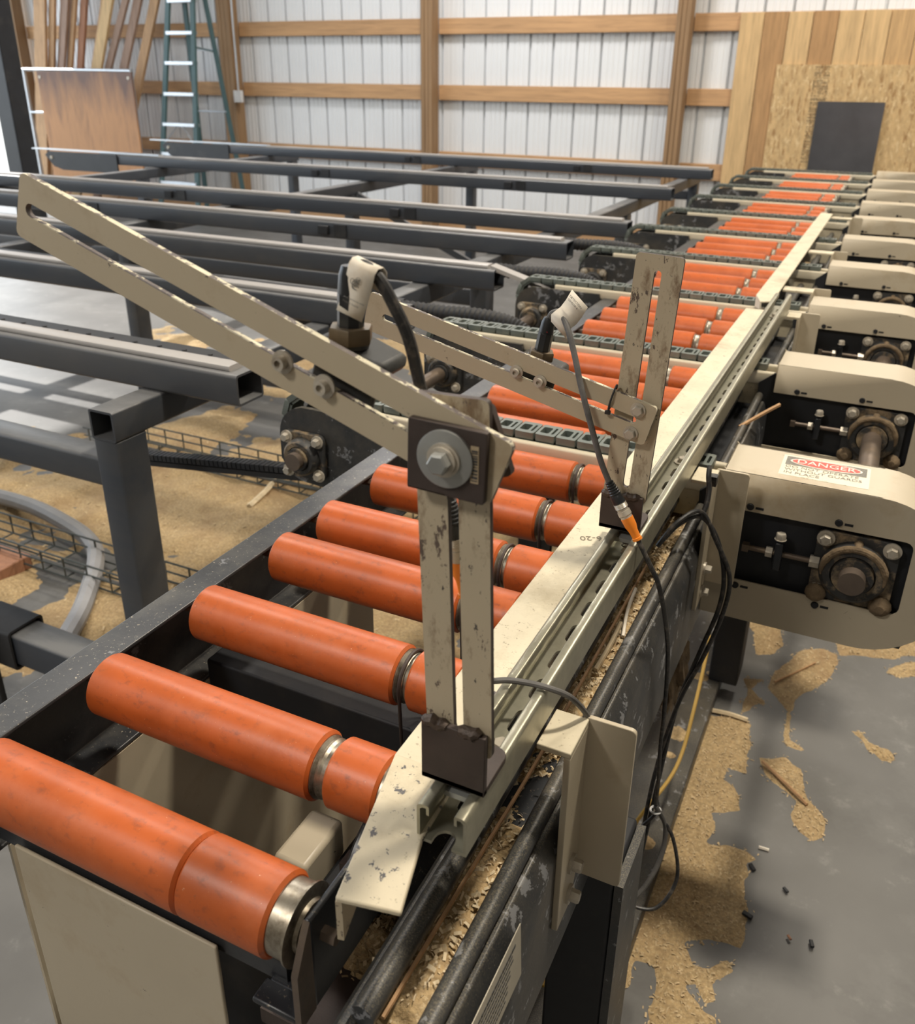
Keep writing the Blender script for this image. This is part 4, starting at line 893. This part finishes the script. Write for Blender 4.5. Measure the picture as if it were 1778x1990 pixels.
PR = [[(-0.194, 1.917), (-0.121, 1.944), (-0.084, 1.937), (-0.077, 1.873), (-0.074, 1.809), (-0.068, 1.743), (-0.111, 1.745), (-0.122, 1.702), (-0.092, 1.688), (-0.069, 1.664), (-0.062, 1.619), (-0.119, 1.585), (-0.109, 1.537), (-0.107, 1.501), (-0.07, 1.513), (-0.032, 1.514), (-0.008, 1.498), (-0.026, 1.48), (-0.018, 1.405), (-0.004, 1.364), (0.002, 1.302), (-0.003, 1.265), (-0.041, 1.266), (-0.056, 1.263), (-0.096, 1.234), (-0.077, 1.196), (-0.02, 1.234), (-0.01, 1.216), (-0.038, 1.171), (-0.025, 1.143), (-0.043, 1.125), (-0.065, 1.158), (-0.081, 1.149), (-0.047, 1.124), (-0.017, 1.118), (-0.004, 1.065), (-0.129, 1.003), (-0.13, 1.062), (-0.132, 1.128), (-0.148, 1.161), (-0.173, 1.153), (-0.176, 1.107), (-0.187, 1.08), (-0.19, 1.028), (-0.208, 1.003), (-0.201, 1.077), (-0.207, 1.203), (-0.202, 1.336), (-0.199, 1.518), (-0.199, 1.701), (-0.2, 1.844)], [(-0.169, 2.41), (-0.12, 2.447), (-0.079, 2.407), (-0.058, 2.325), (-0.073, 2.273), (-0.121, 2.249), (-0.144, 2.305)], [(-0.012, 2.326), (0.045, 2.366), (0.085, 2.353), (0.093, 2.314), (0.078, 2.234), (0.051, 2.18), (0.017, 2.105), (0.003, 2.043), (0.008, 1.915), (0.049, 1.895), (0.041, 1.879), (0.001, 1.895), (-0.014, 1.937), (-0.021, 2.03), (-0.053, 2.079), (-0.078, 2.105), (-0.068, 2.191), (-0.033, 2.261)], [(0.081, 2.406), (0.28, 2.541), (0.334, 2.545), (0.334, 2.478), (0.228, 2.403), (0.122, 2.361), (0.091, 2.345)], [(0.219, 2.346), (0.287, 2.422), (0.333, 2.445), (0.333, 2.362), (0.241, 2.315), (0.21, 2.32)], [(0.139, 2.022), (0.167, 2.028), (0.188, 1.997), (0.23, 1.985), (0.244, 1.953), (0.218, 1.94), (0.185, 1.963), (0.164, 2.001)], [(-0.046, 1.816), (0.007, 1.842), (0.051, 1.826), (0.059, 1.749), (0.085, 1.713), (0.11, 1.672), (0.11, 1.627), (0.091, 1.605), (0.057, 1.613), (0.038, 1.663), (0.042, 1.705), (0.007, 1.73), (-0.028, 1.756)], [(-0.145, 2.121), (-0.074, 2.152), (-0.106, 2.081), (-0.062, 2.028), (-0.087, 2.025), (-0.118, 1.955), (-0.126, 2.071)]]
# ================================================================== sawdust and loose wood
def vnoise(X, Y, cell, seed):
    r = np.random.default_rng(seed); g = r.random((256, 256))
    u, v_ = X/cell+50, Y/cell+50; i, j = np.floor(u).astype(int), np.floor(v_).astype(int); fu, fv = u-i, v_-j
    fu = fu*fu*(3-2*fu); fv = fv*fv*(3-2*fv); i %= 255; j %= 255
    return g[i, j]*(1-fu)*(1-fv)+g[i+1, j]*fu*(1-fv)+g[i, j+1]*(1-fu)*fv+g[i+1, j+1]*fu*fv
def fbm(X, Y, cell, seed, o=4):
    s = 0; a = 1; t = 0
    for k in range(o): s = s+a*vnoise(X, Y, cell/2**k, seed+k); t += a; a *= 0.55
    return s/t
def poly_dist(X, Y, poly):
    P = np.array(poly); Q = np.roll(P, -1, 0); d = np.full(X.shape, 1e9); ins = np.zeros(X.shape, bool)
    for (ax, ay), (bx, by) in zip(P, Q):
        dx, dy = bx-ax, by-ay; t = np.clip(((X-ax)*dx+(Y-ay)*dy)/(dx*dx+dy*dy+1e-12), 0, 1)
        d = np.minimum(d, np.hypot(X-ax-t*dx, Y-ay-t*dy))
        c = ((ay > Y) != (by > Y)) & (X < (bx-ax)*(Y-ay)/(by-ay+1e-12)+ax); ins ^= c
    return np.where(ins, d, -d)
def field(name, x0, x1, y0, y1, st, hf, zb, mat, label, keep=-0.0008, parent=None):
    xs_ = np.arange(x0, x1, st); ys_ = np.arange(y0, y1, st); X, Y = np.meshgrid(xs_, ys_, indexing='ij')
    Hh = hf(X, Y); ny = len(ys_); mb = MB()
    ok = Hh > keep
    fk = ok[:-1, :-1] | ok[1:, :-1] | ok[:-1, 1:] | ok[1:, 1:]
    I, J = np.nonzero(fk); a = I*ny+J
    F = np.stack([a, a+ny, a+ny+1, a+1], 1); used = np.unique(F); mp = -np.ones(X.size, int); mp[used] = np.arange(len(used))
    vs = np.stack([X.ravel()[used], Y.ravel()[used], zb+Hh.ravel()[used]], 1)
    mb.add(vs.tolist(), mp[F].tolist())
    o = mb.build(name, mat, parent, origin=((x0+x1)/2, (y0+y1)/2, zb), smooth=0); o.data.shade_smooth()
    if parent is None: tag(o, label, 'sawdust', None, 'stuff')
    return (X[ok], Y[ok], zb+Hh[ok])
def flakes(name, pts, n, smin, smax, mat, label, curl=0.3):
    X, Y, Z = pts; mb = MB(); idx = rng.integers(0, len(X), n)
    for i in idx:
        l = random.uniform(smin, smax); wd = l*random.uniform(0.2, 0.5); T = rot('Z', random.uniform(0, 6.3)) @ rot('X', random.uniform(-curl, curl)) @ rot('Y', random.uniform(-curl, curl))
        c = Vector((X[i]+random.uniform(-0.01, 0.01), Y[i]+random.uniform(-0.01, 0.01), Z[i]+0.0012))
        b_ = random.uniform(0, 0.25)*l
        q = [T@Vector(v) for v in ((-l/2, -wd/2, 0), (0, -wd/2, b_), (l/2, -wd/2, 0), (l/2, wd/2, 0), (0, wd/2, b_), (-l/2, wd/2, 0))]
        mb.add([c+p for p in q], [(0, 1, 4, 5), (1, 2, 3, 4)])
    o = mb.build(name, mat, None, origin=(float(np.mean(X)), float(np.mean(Y)), float(np.mean(Z))), smooth=0); tag(o, label, 'wood chips', None, 'stuff')
def h_right(X, Y):
    n = fbm(X, Y, 0.05, 11)-0.5; h = np.full(X.shape, -0.01)
    for p in PR: h = np.maximum(h, np.minimum(poly_dist(X, Y, p)*0.22, 0.005)+n*0.006)
    return h-0.0006
pts = field('sawdust_patch', -0.205, 0.34, 0.98, 2.60, 0.0055, h_right, ZF, 'sawdust', 'patches of sawdust swept along the right of the base skid')
flakes('wood_chips', pts, 2200, 0.003, 0.009, 'shaving', 'fine wood flakes over the sawdust right of the base skid')
def h_left(X, Y):
    n = fbm(X, Y, 0.55, 31, 5); m = 0.44+0.10*np.clip((-X-2.2)/1.2, 0, 1)+0.07*np.clip((Y-2.2)/1.5, 0, 1)
    return (n-m)*0.16+(fbm(X, Y, 0.06, 41)-0.5)*0.018
def hl(X, Y): return np.minimum(h_left(X, Y), 0.025+0.02*(fbm(X, Y, 0.05, 47)-0.5))
pts = field('sawdust_drift', -4.2, -0.80, 0.95, 4.6, 0.017, hl, ZF, 'sawdust', 'wide drift of sawdust on the floor under the transfer table')
flakes('wood_chips', pts, 3000, 0.006, 0.018, 'shaving', 'wood flakes lying over the sawdust drift under the transfer table')
def h_under(X, Y): return (fbm(X, Y, 0.15, 71)-0.44)*0.05
pts = field('sawdust_drift', -0.64, -0.42, 0.60, 3.2, 0.014, h_under, ZF, 'sawdust', 'sawdust under the roller bed between the two base skids')
def h_skid(X, Y):
    h = np.full(X.shape, -0.01); n = fbm(X, Y, 0.02, 21)-0.5
    for cx, cy, a, b in ((-0.24, 2.0, 0.022, 0.016), (-0.208, 2.03, 0.018, 0.010), (-0.243, 1.755, 0.024, 0.030), (-0.241, 1.672, 0.014, 0.010), (-0.232, 1.39, 0.026, 0.020), (-0.236, 1.18, 0.013, 0.024), (-0.226, 1.23, 0.012, 0.008)):
        h = np.maximum(h, (1-np.hypot((X-cx)/a, (Y-cy)/b))*0.008+n*0.007)
    return np.minimum(h, 0.005)
field('sawdust_patch', -0.29, -0.188, 1.10, 2.08, 0.004, h_skid, ZF+0.05, 'sawdust', 'small tufts of sawdust on top of the black base skid')
def h_trough(X, Y):
    n = fbm(X, Y, 0.022, 51)
    base = np.interp(Y, [0.34, 0.36, 0.40, 0.52, 0.56, 0.62, 0.68, 0.74, 0.80, 1.0, 1.4], [-0.004, 0.006, 0.018, 0.016, 0.006, -0.004, 0.000, 0.010, 0.012, 0.012, 0.008])
    return base+(n-0.5)*0.020
pts = field('sawdust_patch', -0.2565, -0.1865, 0.345, 1.40, 0.0035, h_trough, -0.668, 'sawdust', 'sawdust lying in the wiring trough')
flakes('wood_shavings', pts, 2800, 0.003, 0.009, 'shaving_pale', 'pale curled shavings over the sawdust in the wiring trough', 0.9)
def h_pile(X, Y):
    r = np.hypot((X+0.303)/0.038, (Y-0.480)/0.033); return (1-r)*0.026+(fbm(X, Y, 0.012, 61)-0.5)*0.008
pts = field('sawdust_pile', -0.345, -0.263, 0.440, 0.52, 0.003, h_pile, -0.745, 'sawdust', 'clump of shredded sawdust below the flared end of the fence rail')
flakes('wood_shavings', pts, 500, 0.003, 0.009, 'shaving', 'shredded wood fibres on the clump below the fence rail', 0.9)
tag(MB().box(-0.372, -0.263, 0.385, 0.530, -0.765, -0.747).build('catch_plate', 'brown_steel', origin=(-0.33, 0.46, -0.765)), 'dark plate holding the sawdust clump under the fence rail', 'plate')
# loose sticks
def stick(pts, r, mat, label, name='wood_sliver'):
    o = MB().tube(spline(pts, 5), r, 5).build(name, mat, origin=pts[0]); tag(o, label, 'wood sliver', 'loose wood slivers')
stick([(-0.233, 0.365, -0.642), (-0.231, 0.50, -0.642), (-0.227, 0.67, -0.640), (-0.228, 0.90, -0.640), (-0.231, 1.12, -0.645)], 0.0022, 'stick', 'long thin brown stick lying in the wiring trough')
stick([(-0.225, 0.86, -0.655), (-0.222, 0.91, -0.648), (-0.221, 0.95, -0.640)], 0.0035, 'shaving_pale', 'pale wedge-shaped sliver in the wiring trough')
stick([(-0.214, 0.94, -0.653), (-0.223, 0.99, -0.645), (-0.226, 1.04, -0.640)], 0.0028, 'paper', 'white sliver standing across the wiring trough')
stick([(-0.20, 1.70, -0.625), (-0.165, 1.76, -0.610), (-0.14, 1.80, -0.600)], 0.004, 'stick', 'brown splinter resting across the trough beside the second guard')
stick([(-0.191, 1.931, ZF+0.008), (-0.145, 1.936, ZF+0.009), (-0.099, 1.934, ZF+0.008)], 0.006, 'shaving_pale', 'pale stick on the floor at the edge of the sawdust')
stick([(-0.043, 1.794, ZF+0.010), (0.015, 1.745, ZF+0.010), (0.069, 1.698, ZF+0.009)], 0.004, 'stick', 'long brown stick across the floor sawdust')
stick([(-0.059, 2.125, ZF+0.010), (-0.01, 2.20, ZF+0.010), (0.032, 2.267, ZF+0.010)], 0.003, 'stick', 'thin stick on the sawdust mound by the shaft shadow')
stick([(-0.011, 1.530, ZF+0.004), (0.010, 1.531, ZF+0.004)], 0.0035, 'paper', 'short white chip alone on the bare concrete')
stick([(-2.05, 2.60, ZF+0.03), (-2.0, 2.45, ZF+0.03), (-1.97, 2.30, ZF+0.03)], 0.012, 'shaving_pale', 'pale stick lying on the sawdust under the table beam')
stick([(-0.62, 1.35, ZF+0.03), (-0.45, 1.38, ZF+0.03), (-0.30, 1.37, ZF+0.06)], 0.010, 'shaving_pale', 'pale lath under the roller bed')
bb = MB(); bb.box(-2.62, -2.36, 1.50, 1.66, ZF+0.002, ZF+0.05, None)
tag(bb.build('wood_block', 'lumber_red', origin=(-2.5, 1.58, ZF), bevel=0.004), 'brown offcut of board on the floor by the low cross tube', 'wood block')
random.seed(5)
for k, (x, y, s, lab) in enumerate(((0.115, 1.335, 0.007, 'black chip near the bottom right of the concrete'), (-0.015, 1.467, 0.008, 'black chip in the dark sawdust by the loops'), (0.055, 1.44, 0.006, 'small black chip on bare concrete right of the sawdust'), (-0.005, 1.345, 0.009, 'dark brown chip in the shaded sawdust'), (0.075, 1.33, 0.005, 'reddish crumb on the bare concrete'))):
    mb = MB().cbox((x, y, ZF+0.006), (s*2.2, s, s*0.7), rot('Z', random.uniform(0, 3)))
    tag(mb.build('bark_chip', 'lumber_red' if k == 4 else 'black_flat', origin=(x, y, ZF), bevel=0.001), lab, 'chip', 'loose chips on the concrete')
bm = bmesh.new(); bmesh.ops.create_icosphere(bm, subdivisions=4, radius=1.0)
vv = [(v.co.copy()) for v in bm.verts]; ff = [tuple(q.index for q in f.verts) for f in bm.faces]; bm.free()
mb = MB(); cc = V(-0.205, 1.30, -0.93)
mb.add([cc+V(p.x*0.022, p.y*0.045, p.z*0.085)*(1+0.18*math.sin(9*p.x+5*p.z)+0.14*math.sin(13*p.y+7*p.z+1)+0.10*math.sin(23*p.x-17*p.y)) for p in vv], ff)
tag(mb.build('fibre_clump', 'bearing_dust', origin=(-0.205, 1.30, -1.0)), 'brown clump of dust and fibre hanging behind the cable loops', 'dust clump')
# no helper properties are left on the objects
for o in bpy.data.objects:
    if '_o' in o: del o['_o']
